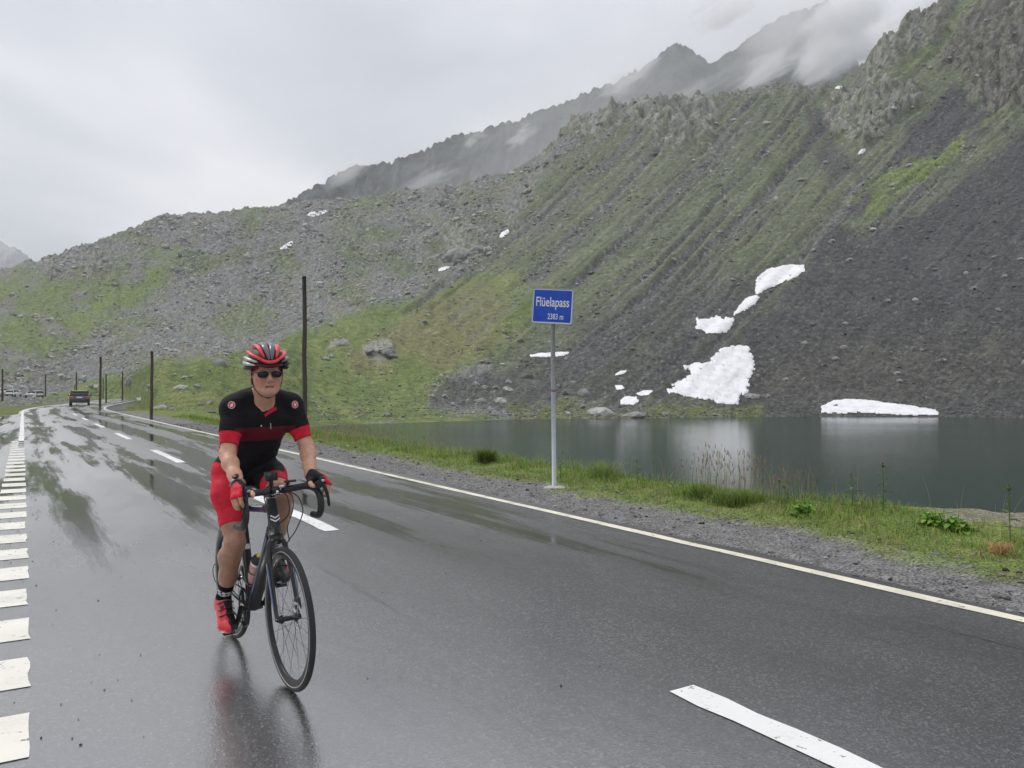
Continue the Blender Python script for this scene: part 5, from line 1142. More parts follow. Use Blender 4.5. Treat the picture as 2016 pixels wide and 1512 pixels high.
# ---------------------------------------------------------------- the cyclist: one implicit surface, polygonised
class Field:
    def __init__(s, xs, ys, zs):
        s.xs, s.ys, s.zs = [np.asarray(a, np.float32) for a in (xs, ys, zs)]; s.d = np.full((len(s.xs), len(s.ys), len(s.zs)), .08, np.float32)
    def win(s, lo, hi):
        r = []
        for a, l, h in zip((s.xs, s.ys, s.zs), lo, hi): r.append(slice(int(np.searchsorted(a, l)), int(np.searchsorted(a, h))))
        return tuple(r)
    def grid(s, w): return s.xs[w[0]][:, None, None], s.ys[w[1]][None, :, None], s.zs[w[2]][None, None, :]
    def put(s, w, dn, k, op='add'):
        o = s.d[w]
        if op == 'add': h = np.maximum(k-np.abs(o-dn), 0)/k if k > 0 else 0; s.d[w] = np.minimum(o, dn)-h*h*k*.25
        elif op == 'sub': dn = -dn; h = np.maximum(k-np.abs(o-dn), 0)/k; s.d[w] = np.maximum(o, dn)+h*h*k*.25
        else: s.d[w] = np.maximum(o, dn)
    def cap(s, a, b, ra, rb, k=.02, infl=0, flat=None, op='add'):
        a, b = np.array(a, float), np.array(b, float); ra += infl; rb += infl; m_ = max(ra, rb)+.085*0+max(k, .01)+.01
        w = s.win(np.minimum(a, b)-m_, np.maximum(a, b)+m_); X, Y, Z = s.grid(w)
        if X.size*Y.size*Z.size == 0: return
        ab = b-a; L2 = (ab**2).sum()+1e-9; px, py, pz = X-a[0], Y-a[1], Z-a[2]
        t = np.clip((px*ab[0]+py*ab[1]+pz*ab[2])/L2, 0, 1); dx, dy, dz = px-ab[0]*t, py-ab[1]*t, pz-ab[2]*t
        if flat is not None:                       # squash along a direction
            n, f = np.array(flat[0], float), flat[1]; n /= np.linalg.norm(n); q = dx*n[0]+dy*n[1]+dz*n[2]; e_ = (1/f-1)*q; dx, dy, dz = dx+n[0]*e_, dy+n[1]*e_, dz+n[2]*e_
        s.put(w, np.sqrt(dx*dx+dy*dy+dz*dz)-(ra+(rb-ra)*t), k, op)
    def ell(s, c, r, k=.02, infl=0, rot=None, op='add'):
        c = np.array(c, float); r = np.array(r, float)+infl; m_ = r.max()+max(k, .01)+.01; w = s.win(c-m_, c+m_); X, Y, Z = s.grid(w)
        if X.size*Y.size*Z.size == 0: return
        p = [X-c[0], Y-c[1], Z-c[2]]
        if rot is not None: p = [rot[j][0]*p[0]+rot[j][1]*p[1]+rot[j][2]*p[2] for j in range(3)]
        q = np.sqrt((p[0]/r[0])**2+(p[1]/r[1])**2+(p[2]/r[2])**2); g = np.sqrt((p[0]/r[0]**2)**2+(p[1]/r[1]**2)**2+(p[2]/r[2]**2)**2)+1e-6
        s.put(w, q*(q-1)/g, k, op)
    def mesh(s):
        D = s.d; neg = D < 0; nx, ny, nz = D.shape; c = neg[:-1, :-1, :-1].astype(np.int8)
        cnt = np.zeros((nx-1, ny-1, nz-1), np.int8)
        for i in (0, 1):
            for j in (0, 1):
                for k in (0, 1): cnt += neg[i:nx-1+i, j:ny-1+j, k:nz-1+k]
        act = np.argwhere((cnt > 0) & (cnt < 8)); idm = np.full((nx-1, ny-1, nz-1), -1, np.int32); idm[act[:, 0], act[:, 1], act[:, 2]] = np.arange(len(act))
        acc = np.zeros((len(act), 3)); n = np.zeros(len(act)); ax3 = (s.xs, s.ys, s.zs)
        for axis in range(3):
            for u in (0, 1):
                for v in (0, 1):
                    o = [0, 0, 0]; o[(axis+1) % 3] = u; o[(axis+2) % 3] = v; A = act+o; B = A.copy(); B[:, axis] += 1
                    da, db = D[A[:, 0], A[:, 1], A[:, 2]], D[B[:, 0], B[:, 1], B[:, 2]]; cr = (da < 0) != (db < 0)
                    t = np.where(cr, da/np.where(cr, da-db, 1), 0)
                    P = np.stack([ax3[q][A[:, q]] for q in range(3)], 1).astype(float); P[:, axis] += t*(ax3[axis][B[:, axis]]-ax3[axis][A[:, axis]])
                    acc += P*cr[:, None]; n += cr
        V = acc/n[:, None]; Fs = []
        for axis in range(3):
            sl0 = [slice(None)]*3; sl1 = [slice(None)]*3; sl0[axis] = slice(0, -1); sl1[axis] = slice(1, None)
            a, b = neg[tuple(sl0)], neg[tuple(sl1)]; E_ = np.argwhere(a != b); u, v = (axis+1) % 3, (axis+2) % 3
            E_ = E_[(E_[:, u] > 0) & (E_[:, v] > 0) & (E_[:, u] < D.shape[u]-1) & (E_[:, v] < D.shape[v]-1)]
            q = []
            for du, dv in ((1, 1), (0, 1), (0, 0), (1, 0)):
                C_ = E_.copy(); C_[:, u] -= du; C_[:, v] -= dv; q.append(idm[C_[:, 0], C_[:, 1], C_[:, 2]])
            q = np.stack(q, 1); flip = ~neg[E_[:, 0], E_[:, 1], E_[:, 2]]; q[flip] = q[flip][:, ::-1]; Fs.append(q)
        Fq = np.concatenate(Fs); return V, Fq[(Fq >= 0).all(1)]
def smooth_verts(V, Fq, it=2, lam=.5):
    e = np.concatenate([Fq[:, [0, 1]], Fq[:, [1, 2]], Fq[:, [2, 3]], Fq[:, [3, 0]]]); 
    for _ in range(it):
        acc = np.zeros_like(V); n = np.zeros(len(V))
        for a, b in ((0, 1), (1, 0)):
            for q in range(3): acc[:, q] += np.bincount(e[:, a], V[e[:, b], q], len(V))
            n += np.bincount(e[:, a], minlength=len(V))
        V = V*(1-lam)+acc/np.maximum(n, 1)[:, None]*lam
    return V
# joints
SH = {-1: (.145, -.112, 1.342), 1: (.150, .180, 1.345)}; EL = {-1: (.225, -.172, 1.115), 1: (.220, .240, 1.125)}; WRI = {-1: (.440, -.180, .980), 1: (.432, .180, 1.000)}; MY = .030
HIP = {-1: (-.125, -.078, .985), 1: (-.125, .092, .985)}; KN = {-1: (.055, -.100, .640), 1: (.262, .090, .885)}; AN = {-1: (-.190, -.108, .290), 1: (.010, .116, .560)}
BALL = {-1: (-.080, -.118, .178), 1: (.110, .120, .440)}
HC = np.array((.262, .024, 1.524)); YAW, PIT = R(-8), R(4)
Rh = Matrix.Rotation(YAW, 3, 'Z') @ Matrix.Rotation(PIT, 3, 'Y'); HS = .915
def hp(x, y, z): v = Rh @ Vector((x, y, z))*HS; return (HC[0]+v.x, HC[1]+v.y, HC[2]+v.z)
RhT = [list(r) for r in Rh.transposed()]
def lerp(a, b, t): return tuple(p+(q-p)*t for p, q in zip(a, b))
def off(a, *d): return tuple(p+q for p, q in zip(a, d))
def torso(f, infl=0):
    f.ell((-.135, .005, 1.005), (.115, .142, .105), .03, infl); f.ell((-.06, .008, 1.10), (.118, .140, .10), .05, infl); f.ell((.005, .014, 1.145), (.128, .138, .11), .05, infl)
    f.ell((.075, .024, 1.25), (.125, .145, .12), .06, infl); f.ell((.110, MY, 1.32), (.095, .145, .072), .05, infl)
    f.cap((.10, MY-.085, 1.362), (.10, MY+.085, 1.362), .056, .056, .05, infl)
    for s in (-1, 1):
        f.cap((.125, MY+s*.045, 1.390), off(SH[s], -.01, 0, .004), .048, .052, .04, infl); f.ell((.150, MY+s*.068, 1.275), (.066, .068, .072), .05, infl)
def uparm(f, s, infl=0, end=1.0):
    f.cap(SH[s], off(lerp(SH[s], EL[s], .45), 0, s*.002, 0), .051, .042, .035, infl); f.cap(lerp(SH[s], EL[s], .4), EL[s], .043, .035, .03, infl)
def thigh(f, s, infl=0):
    m1 = lerp(HIP[s], KN[s], .35); m1 = off(m1, .0, s*.012, .012); f.cap(HIP[s], m1, .083, .078, .04, infl); f.cap(m1, lerp(HIP[s], KN[s], .75), .078, .060, .04, infl); f.cap(lerp(HIP[s], KN[s], .7), off(KN[s], -.008, 0, 0), .061, .050, .03, infl)
def hand_pts(s):
    zH = {-1: .962, 1: .980}[s]; fg = []
    for i, (x, y, z) in enumerate(((.545, .203, .016), (.523, .217, .010), (.500, .221, .002), (.479, .217, -.008))):
        k = (x, s*(y-.006), zH+z); L_ = (1, 1.08, 1.0, .8)[i]
        m = (x+.030*L_, s*(y+.010), zH+z-.026*L_); t = (x+.032*L_, s*(y+.004), zH+z-.060*L_); e_ = (x+.024*L_, s*(y-.006), zH+z-.080*L_); fg.append((k, m, t, e_))
    th = ((.478, s*.165, zH-.002), (.512, s*.145, zH-.006), (.540, s*.143, zH-.016), (.556, s*.148, zH-.022))
    return zH, fg, th
def hand(f, s, infl=0, full=True):
    zH, fg, th = hand_pts(s); w_ = WRI[s]
    f.cap(w_, (.475, s*.190, zH+.008), .026, .029, .02, infl)
    for i, (k, m, t, e_) in enumerate(fg):
        f.cap(off(w_, .01, s*.008, 0), k, .020, .0145, .012, infl)
        r = (.0105, .0108, .0102, .009)[i]; f.cap(k, m, r*1.15, r*1.05, .005, infl)
        if full: f.cap(m, t, r*1.02, r*.95, .004, infl); f.cap(t, e_, r*.95, r*.8, .003, infl)
    f.cap(w_, th[0], .022, .018, .015, infl); f.cap(th[0], th[1], .0165, .0135, .008, infl)
    if full: f.cap(th[1], th[2], .0128, .0115, .004, infl); f.cap(th[2], th[3], .0115, .0095, .003, infl)
def spaced(*seg):
    out = []
    for a, b, h in seg: out += list(np.arange(a, b, h))
    return out
xs = spaced((-.36, .13, .0055), (.13, .40, .003), (.40, .62, .0038)); ys = spaced((-.30, -.14, .004), (-.14, .07, .003), (.07, .30, .004))
zs = spaced((.05, .85, .0058), (.85, 1.06, .0038), (1.06, 1.36, .005), (1.36, 1.67, .003))
fb = Field(xs, ys, zs); torso(fb)
for s in (-1, 1):
    uparm(fb, s)
    fb.ell(lerp(SH[s], EL[s], .02), (.055, .053, .056), .03)
    e1 = lerp(EL[s], WRI[s], .30); fb.cap(EL[s], off(e1, 0, s*.002, .002), .035, .0365, .03); fb.cap(e1, lerp(EL[s], WRI[s], .7), .036, .029, .03); fb.cap(lerp(EL[s], WRI[s], .65), WRI[s], .0295, .0245, .02, flat=((0, 1, 0), 1.12))
    hand(fb, s)
    thigh(fb, s); k_ = KN[s]; a_ = AN[s]
    fb.ell(off(k_, .016, 0, .0), (.043, .039, .046), .025)
    c1 = lerp(k_, a_, .30); d_ = np.array(a_)-np.array(k_); nrm = np.array((d_[2], 0, -d_[0])); nrm = nrm/np.linalg.norm(nrm)*(.022); nrm = nrm if nrm[0] < 0 else -nrm
    cal_ = (c1[0]+nrm[0], c1[1]+s*.008, c1[2]+nrm[2]); fb.cap(off(k_, -.012, 0, -.01), cal_, .047, .053, .03); fb.cap(cal_, lerp(k_, a_, .62), .053, .041, .03); fb.cap(lerp(k_, a_, .1), lerp(k_, a_, .6), .046, .038, .02); fb.cap(lerp(k_, a_, .58), a_, .043, .033, .03)
    fb.cap(a_, BALL[s], .034, .036, .03); fb.cap(off(a_, -.02, 0, -.02), off(a_, -.02, 0, -.03), .035, .035, .02)
# neck and head
fb.cap((.125, MY, 1.365), hp(-.035, 0, -.07), .056, .050, .035); fb.cap(hp(.0, 0, -.10), (.165, MY, 1.345), .042, .045, .03)
for s in (-1, 1): fb.cap(hp(-.03, s*.055, -.045), (.180, MY+s*.018, 1.352), .016, .014, .018)
fb.ell(hp(-.012, 0, .040), (.098*HS, .076*HS, .088*HS), .02, rot=RhT); fb.ell(hp(.022, 0, -.035), (.066, .060, .080), .03, rot=RhT)
for s in (-1, 1):
    fb.cap(hp(-.012, s*.055, -.050), hp(.060, s*.026, -.100), .019, .017, .025); fb.ell(hp(.044, s*.042, -.028), (.030, .024, .020), .03)
    fb.cap(hp(.040, s*.040, -.045), hp(.045, s*.034, -.090), .022, .018, .02)
    fb.ell(hp(-.004, s*.082, -.010), (.021, .011, .034), .006, rot=RhT); fb.ell(hp(.002, s*.093, -.007), (.010, .006, .020), .004, rot=RhT, op='sub')
    fb.ell(hp(.099, s*.031, .001), (.016, .020, .013), .010, op='sub'); fb.ell(hp(.075, s*.031, .0), (.013, .013, .012), .004)
    fb.cap(hp(.100, s*.012, -.041), hp(.094, s*.013, -.042), .0085, .008, .006)
    fb.cap(hp(.094, s*.020, -.046), hp(.078, s*.036, -.078), .0035, .0035, .006, op='sub')
fb.cap(hp(.078, -.034, .022), hp(.078, .034, .022), .013, .013, .012); fb.cap(hp(.088, 0, .012), hp(.108, 0, -.032), .0085, .0125, .010); fb.ell(hp(.109, 0, -.035), (.013, .0125, .010), .006)
fb.cap(hp(.078, 0, -.058), hp(.084, 0, -.064), .018, .014, .012); fb.cap(hp(.083, -.017, -.068), hp(.083, .017, -.068), .0075, .0075, .006); fb.cap(hp(.088, 0, -.0675), hp(.088, 0, -.0675), .008, .008, .004)
fb.cap(hp(.081, -.015, -.081), hp(.081, .015, -.081), .0085, .0085, .006); fb.cap(hp(.095, -.024, -.0755), hp(.095, .024, -.0755), .0040, .0040, .002, op='sub')
fb.ell(hp(.070, 0, -.104), (.022, .025, .018), .015)
fb.cap(hp(.030, 0, -.098), hp(.055, 0, -.105), .032, .024, .02)
V, Fq = fb.mesh(); V = smooth_verts(V, Fq, 1, .35)
rider = place_rider(empty('person', (0, 0, 0), 0, 'cyclist in a black and red jersey, helmet and sunglasses riding towards the viewer', 'person'))
skin = Mat('tanned_skin', (.45, .25, .17), .5, spec=.4); at = skin.n('VertexColor', layer_name='tint'); c = skin.coord('Object'); n_ = skin.noise(c, 38, 5, .6)
skin.set('Base Color', skin.mix(1, at.outputs['Color'], skin.ramp(n_, [(.3, .82), (.7, 1.12)]), 'MULTIPLY')); skin.b.inputs['Subsurface Weight'].default_value = .08; skin.b.inputs['Subsurface Radius'].default_value = (.012, .005, .003); skin.b.inputs['Subsurface Scale'].default_value = .4
skin.bump(skin.noise(c, 220, 3), .12, .002)
body = meshobj('body', V, Fq, skin.m, rider)
base_s, face_s = np.array([.56, .315, .215]), np.array([.56, .29, .205]); leg_s = np.array([.38, .205, .135])
sc_ = np.where(V[:, 2:3] < .95, leg_s, base_s); onhead = sstep(V[:, 2], 1.38, 1.42)[:, None]*(V[:, 0:1] > .14); sc_ = sc_*(1-onhead)+face_s*onhead; sc_ = np.where((V[:, 2:3] < 1.0) & (V[:, 0:1] > .38), base_s*1.05, sc_)
def near(p, r0, r1): return (1-sstep(np.linalg.norm(V-np.array(p)[None], axis=1), r0, r1))[:, None]
def tintc(m_, c_, k): global sc_; sc_ = sc_*(1-m_*k)+np.array(c_)*m_*k
def nearseg(a, b, r0, r1):
    a, b = np.array(a), np.array(b); ab = b-a; t = np.clip(((V-a)@ab)/(ab@ab), 0, 1)[:, None]; return (1-sstep(np.linalg.norm(V-(a[None]+ab[None]*t), axis=1), r0, r1))[:, None]
tintc(nearseg(hp(.088, -.016, -.071), hp(.088, .016, -.071), .003, .009), (.40, .15, .12), .5); tintc(nearseg(hp(.088, -.014, -.080), hp(.088, .014, -.080), .003, .008), (.44, .17, .14), .5)
tintc(nearseg(hp(.090, -.023, -.0757), hp(.090, .023, -.0757), .002, .0048), (.07, .02, .02), .95)
for s in (-1, 1):
    tintc(near(hp(.075, s*.045, -.035), .01, .035), (.55, .22, .16), .5); tintc(near(hp(-.01, s*.08, -.005), .02, .04), (.50, .20, .15), .6)
    tintc(nearseg(hp(.090, s*.018, .019), hp(.082, s*.044, .018), .003, .008), (.22, .14, .10), .5); tintc(nearseg(hp(.094, s*.022, -.046), hp(.080, s*.037, -.080), .001, .006), (.22, .09, .07), .75); tintc(near(hp(.104, s*.010, -.046), .001, .006), (.08, .03, .03), .8)
tintc(near(hp(.115, 0, -.035), .008, .02), (.56, .22, .16), .6); tintc(near(hp(.07, 0, -.11), .015, .04), (.46, .27, .20), .4)
vcol(body, np.clip(sc_, .02, .9))
# eyes behind the glasses
eye_m = Mat('eye', (.6, .6, .58), .2).m; iris_m = Mat('iris', (.05, .06, .05), .2).m
for s in (-1, 1):
    bm = bmesh.new(); bmesh.ops.create_uvsphere(bm, u_segments=14, v_segments=10, radius=.0105); e1 = bmobj('eye', bm, eye_m, rider); e1.location = hp(.0785, s*.031, .0005)
    bm = bmesh.new(); bmesh.ops.create_uvsphere(bm, u_segments=12, v_segments=8, radius=.005); i1 = bmobj('iris', bm, iris_m, e1); i1.location = (.0065, 0, 0)
# ---- clothing from the same shapes, a little larger
def cloth_mat(name, col_, rough=.75, shine=.25):
    m = Mat(name, col_, rough, spec=.25); c = m.coord('Object'); 
    m.set('Base Color', m.mix(m.noise(c, 30, 4), tuple(x*.82 for x in col_), tuple(min(1, x*1.12) for x in col_))); h = m.math('ADD', m.math('MULTIPLY', m.noise(m.coord('Object', (1, 1, 2.2)), 9, 4, .5), 1.0), m.math('MULTIPLY', m.noise(c, 320, 2), .12)); m.bump(h, .35, .012); return m.m
def zone_mat(name, base, zones, rough=.75, spec=.2, coat=0, bump=.3):
    """base colour plus up to three zones whose borders lie where the attribute passes one half"""
    m = Mat(name, base, rough, spec=spec, coat=coat); c = m.coord('Object'); at = m.n('VertexColor', layer_name='zone'); sp = m.n('SeparateColor'); m.L.new(at.outputs['Color'], sp.inputs[0]); b = base
    for i, zc in enumerate(zones): b = m.mix(m.math('GREATER_THAN', sp.outputs[i], .5), b, zc)
    m.set('Base Color', m.mix(1, b, m.ramp(m.noise(c, 30, 4), [(.3, .82), (.7, 1.12)]), 'MULTIPLY'))
    h = m.math('ADD', m.noise(m.coord('Object', (1, 1, 2.4)), 9, 4, .5), m.math('MULTIPLY', m.noise(c, 320, 2), .06)); m.bump(h, bump*2.2, .022); return m.m
BLK, RED, DRED, WHT, SRED = (.008, .008, .010), (.60, .018, .040), (.115, .008, .020), (.6, .6, .62), (.72, .035, .055)
blk = cloth_mat('black_lycra', (.012, .012, .014)); redb = cloth_mat('bright_red_fabric', (.62, .022, .045)); redd = cloth_mat('dark_red_band', (.13, .010, .022)); white_f = cloth_mat('white_undershirt', (.62, .62, .64)); grey_f = cloth_mat('grey_black_fabric', (.03, .03, .034))
def fieldmesh(name, f, mats, rule=None, par=rider, sm=1):
    V, Fq = f.mesh(); V = smooth_verts(V, Fq, sm, .5); o = meshobj(name, V, Fq, mats, par)
    if rule is not None:
        z = np.zeros((len(V), 3)); r = rule(V)
        for i, d in enumerate(r): z[:, i] = np.clip(.5+d/.06, 0, 1)
        vcol(o, z, 'zone')
    return o
def alongf(P, a, b): a, b = np.array(a), np.array(b); ab = b-a; return ((P-a)@ab)/(ab@ab)
gx_ = spaced((-.30, .32, .0045)); jy = spaced((-.30, .30, .0045)); jz = spaced((.93, 1.48, .0045))
fj = Field(gx_, jy, jz); torso(fj, .008)
for s in (-1, 1): uparm(fj, s, .0085); fj.ell(lerp(SH[s], EL[s], .02), (.063, .061, .064), .03)
fj.cap((.118, MY, 1.375), (.165, MY-.002, 1.408), .070, .067, .02)
X, Y, Z = fj.grid((slice(None),)*3)
fj.d += (.0014*np.sin(Z*95+Y*18*np.sign(Y)+X*30)*np.clip(1-np.abs(Z-1.10)/.14, 0, 1)+.0016*np.sin((Z+X*.9)*80+np.abs(Y)*45)*np.clip(1-np.abs(Z-1.30)/.10, 0, 1)).astype(np.float32)
for s in (-1, 1):                                   # sleeve hems
    a, b = np.array(SH[s]), np.array(EL[s]); u_ = (b-a)/np.linalg.norm(b-a); L_ = np.linalg.norm(b-a)*.80
    arm = (X-a[0])*u_[0]+(Y-a[1])*u_[1]+(Z-a[2])*u_[2]-L_; side = s*(Y-MY) > .13; fj.d = np.where(side & (arm > -.05), np.maximum(fj.d, arm), fj.d).astype(np.float32)
low = -(Z-(1.015+.35*(X+.10)*.0))+(-.0)+0*X; low = (.950+.16*np.clip(X+.1, -.2, .22))-Z+0*Y; fj.d = np.maximum(fj.d, low.astype(np.float32))
fj.cap((.215, .020, 1.42), (.238, .012, 1.288), .036, .006, .004, op='sub'); fj.cap((.17, .026, 1.480), (.20, .022, 1.440), .066, .052, .006, op='sub')
def jrule(P):
    band = np.minimum.reduce([P[:, 2]-1.172, 1.243-P[:, 2], .158-np.abs(P[:, 1]-.02), P[:, 0]]); sl = np.full(len(P), -1.)
    for s in (-1, 1):
        L_ = np.linalg.norm(np.array(EL[s])-np.array(SH[s])); t = (alongf(P, SH[s], EL[s])-.56)*L_; ok_ = np.where((s*(P[:, 1]-MY) > .118), t, -1); sl = np.maximum(sl, ok_)
    return [band, sl]
jersey = fieldmesh('jersey', fj, [zone_mat('jersey_fabric', BLK, [DRED, RED])], jrule)
fu = Field(spaced((.02, .30, .004)), spaced((-.12, .10, .004)), spaced((1.24, 1.46, .004))); torso(fu, .0035); fu.cap((.122, MY, 1.368), (.155, MY-.002, 1.395), .062, .059, .02); fu.cap((.205, .022, 1.43), (.232, .017, 1.312), .036, .004, .004, op='sub'); X, Y, Z = fu.grid((slice(None),)*3); fu.d = np.maximum(fu.d, (1.26-Z+0*X+0*Y).astype(np.float32)); fieldmesh('undershirt', fu, [white_f])
fs = Field(spaced((-.30, .36, .0048)), spaced((-.27, .27, .0048)), spaced((.66, 1.12, .0048))); 
fs.ell((-.135, .005, 1.005), (.115, .142, .105), .03, .007); fs.ell((-.06, .008, 1.10), (.118, .140, .10), .05, .005)
fs.ell((.005, .014, 1.145), (.128, .138, .11), .05, .004)
for s in (-1, 1): thigh(fs, s, .006)
X, Y, Z = fs.grid((slice(None),)*3)
for s, te in ((-1, .77), (1, .77)):
    a, b = np.array(HIP[s]), np.array(KN[s]); u_ = (b-a)/np.linalg.norm(b-a); q = (X-a[0])*u_[0]+(Y-a[1])*u_[1]+(Z-a[2])*u_[2]-np.linalg.norm(b-a)*te; fs.d = np.where((s*Y > -.0) & (q > -.06), np.maximum(fs.d, q), fs.d).astype(np.float32)
def srule(P):
    out_ = np.full(len(P), -1.)
    for s, lt, tt in ((-1, .006, .62), (1, .075, .58)):
        a, b = np.array(HIP[s]), np.array(KN[s]); L_ = np.linalg.norm(b-a); t = alongf(P, a, b); ctr = a[None]+(b-a)[None]*t[:, None]; lat = s*(P[:, 1]-ctr[:, 1])
        d1 = lat-lt-.25*np.maximum(.15-t, 0); d2 = (t-tt)*L_; h = np.maximum(.06-np.abs(d1-d2), 0)/.06; d = np.maximum(d1, d2)+h*h*.015; d = np.where(P[:, 2] > 1.03, -1, d) if s > 0 else d
        out_ = np.where(s*(P[:, 1]-.0) > 0, d, out_)
    return [out_]
fieldmesh('shorts', fs, [zone_mat('shorts_lycra', BLK, [RED], .6)], srule)
glove_m = zone_mat('glove_fabric', (.022, .022, .025), [(.66, .03, .05)], .7); sock_m = zone_mat('sock_knit', BLK, [WHT], .9); shoe_m = zone_mat('shoe_upper', SRED, [(.016, .016, .018)], .4, .4, .2, .1)
for s in (-1, 1):
    zH, fg, th = hand_pts(s); w_ = WRI[s]
    fg_ = Field(spaced((.39, .62, .0032)), spaced((.11, .28, .0032)) if s > 0 else spaced((-.28, -.11, .0032)), spaced((.86, 1.06, .0032))); hand(fg_, s, .0028, full=False)
    X, Y, Z = fg_.grid((slice(None),)*3); fg_.d = np.maximum(fg_.d, (w_[0]-.012-X+0*Y+0*Z).astype(np.float32))
    fieldmesh('glove', fg_, [glove_m], lambda P, s=s: [np.minimum(s*P[:, 1]-.198, P[:, 0]-.482)])
# watch on the right wrist
bm = bmesh.new(); wc = lerp(EL[-1], WRI[-1], .93); d = (Vector(WRI[-1])-Vector(EL[-1])).normalized(); n1_ = d.cross(Vector((0, 1, 0))).normalized(); n2_ = d.cross(n1_)
tube(bm, [Vector(wc)+(n1_*math.cos(t)*.031+n2_*math.sin(t)*.034) for t in [2*math.pi*k/24 for k in range(24)]], .0035, 6, closed=True, sx=2.4, sy=.7); wt = bmobj('watch', bm, alu, rider)
bm = bmesh.new(); lathe(bm, [(.016, 0), (.0165, .006), (.014, .009)], 20); bm.transform(Matrix.Translation(Vector(wc)+Vector((.012, -.012, .033))) @ Vector((.35, -.4, 1)).to_track_quat('Z', 'Y').to_matrix().to_4x4()); bmobj('watch_case', bm, blackalu, wt)
# socks and shoes
shoe_red = Mat('red_shoe', (.72, .035, .055), .35, coat=.3).m; shoe_blk = Mat('black_shoe', (.02, .02, .022), .45).m; sole_m = Mat('shoe_sole', (.03, .03, .03), .5).m
for s in (-1, 1):
    k_, a_, b_ = KN[s], AN[s], BALL[s]; fk = Field(*[spaced((min(k_[i], a_[i], b_[i])-.09, max(lerp(k_, a_, .6)[i], a_[i], b_[i])+.09, .004)) for i in range(3)])
    top = lerp(k_, a_, .64); fk.cap(top, a_, .045, .037, .02); X, Y, Z = fk.grid((slice(None),)*3); kk, aa = np.array(k_), np.array(a_); u_ = (aa-kk)/np.linalg.norm(aa-kk)
    q = np.linalg.norm(aa-kk)*.66-((X-kk[0])*u_[0]+(Y-kk[1])*u_[1]+(Z-kk[2])*u_[2]); fk.d = np.maximum(fk.d, q.astype(np.float32))
    fk.cap(a_, lerp(a_, b_, .45), .037, .034, .02)
    def krule(P, kk=kk, aa=aa): t = alongf(P, kk, aa); L_ = np.linalg.norm(aa-kk); return [np.minimum(np.minimum((t-.79)*L_, (.875-t)*L_), (np.sin(P[:, 1]*230+P[:, 0]*120)+.62)*.006+.004*np.sign(np.sin(P[:, 2]*400)))]
    fieldmesh('sock', fk, [sock_m], krule)
    a_, b_ = np.array(a_), np.array(b_); dr = (b_-a_)/np.linalg.norm(b_-a_); heel = a_+np.array((-.035, 0, -.045)); toe = b_+np.array((.046, 0, -.012 if s < 0 else -.006)); fh = Field(*[spaced((min(heel[i], toe[i], a_[i])-.07, max(heel[i], toe[i], a_[i])+.07, .0036)) for i in range(3)])
    fh.cap(heel, heel+np.array((.01, 0, .02)), .036, .036, .02); fh.cap(heel, b_+np.array((0, s*.004, -.010)), .034, .043, .03, flat=((0, 0, 1), .85)); fh.cap(b_+np.array((0, 0, -.006)), toe, .042, .027, .03, flat=((dr[0], 0, dr[2]+1), .8)); fh.cap(a_+np.array((.005, 0, -.008)), lerp(a_, b_, .7), .043, .036, .03)
    fh.cap(a_+np.array((-.012, 0, .035)), a_+np.array((-.002, 0, .01)), .036, .03, .004, op='sub')
    def hrule(P, a_=a_, b_=b_, s=s):
        t = alongf(P, a_, b_); outer = s*P[:, 1]-abs(a_[1])-(.013 if s < 0 else .034); top_ = .03-np.abs(t-.1)*.0
        return [np.maximum(-outer+.004*np.sin(P[:, 0]*140), -(t-.02)*.12)]
    so = fieldmesh('shoe', fh, [shoe_m], hrule)
    for f_ in (.35, .62, .85):
        c0 = Vector(lerp(tuple(a_), tuple(b_), f_))+Vector((.012, 0, .026)); bm = bmesh.new(); tube(bm, [c0+Vector((.018*math.cos(t)-.012, s*.044*math.sin(t), .016*math.cos(t)-.006)) for t in np.linspace(-1.3, 1.3, 9)], .0045, 6, sx=1.6, sy=.6); bmobj('shoe_strap', bm, sole_m, so)
    bm = bmesh.new(); c0 = Vector(lerp(tuple(a_), tuple(b_), .45))+Vector((.02, s*.022, .022)); lathe(bm, [(.011, 0), (.011, .006), (.008, .008)], 14); bm.transform(Matrix.Translation(c0) @ Vector((.7, s*.5, .7)).to_track_quat('Z', 'Y').to_matrix().to_4x4()); bmobj('shoe_dial', bm, sole_m, so)
# ---- helmet
HCN = Vector(hp(-.008, 0, .058)); HRX, HRY, HRZ = .132, .102, .092; hrot = (Rh @ Matrix.Rotation(R(-5), 3, 'Y'))
def hs(th, ph, k=1.0):
    """th: 0 front, 90 top, 180 back; ph: sideways angle"""
    v = Vector((math.cos(R(th))*math.cos(R(ph))*HRX, math.sin(R(ph))*HRY, math.sin(R(th))*math.cos(R(ph))*HRZ))*k; return HCN+hrot @ v
h_red = Mat('helmet_red', (.70, .030, .035), .38, coat=.2).m; h_grey = Mat('helmet_dark_grey', (.10, .105, .125), .35, coat=.4).m; h_blk = Mat('helmet_black', (.012, .012, .013), .55).m; h_sil = Mat('helmet_silver', (.42, .43, .45), .3, .3, coat=.4).m
bm = bmesh.new(); rows = []
for i in range(22):
    ph = -88+176*i/21; rows.append([bm.verts.new(hs(th, ph, .90)) for th in np.linspace(-8, 200, 30)])
for A, B in zip(rows, rows[1:]):
    for j in range(29): bm.faces.new((A[j], A[j+1], B[j+1], B[j]))
bmesh.ops.recalc_face_normals(bm, faces=bm.faces[:]); helmet = bmobj('helmet', bm, h_blk, rider); sm_ = helmet.modifiers.new('s', 'SOLIDIFY'); sm_.thickness = .012
def sph(x, y, z):                       # point on the shell above a local direction
    v = Vector((x/HRX, y/HRY, z/HRZ)).normalized(); return HCN+hrot @ Vector((v.x*HRX, v.y*HRY, v.z*HRZ))
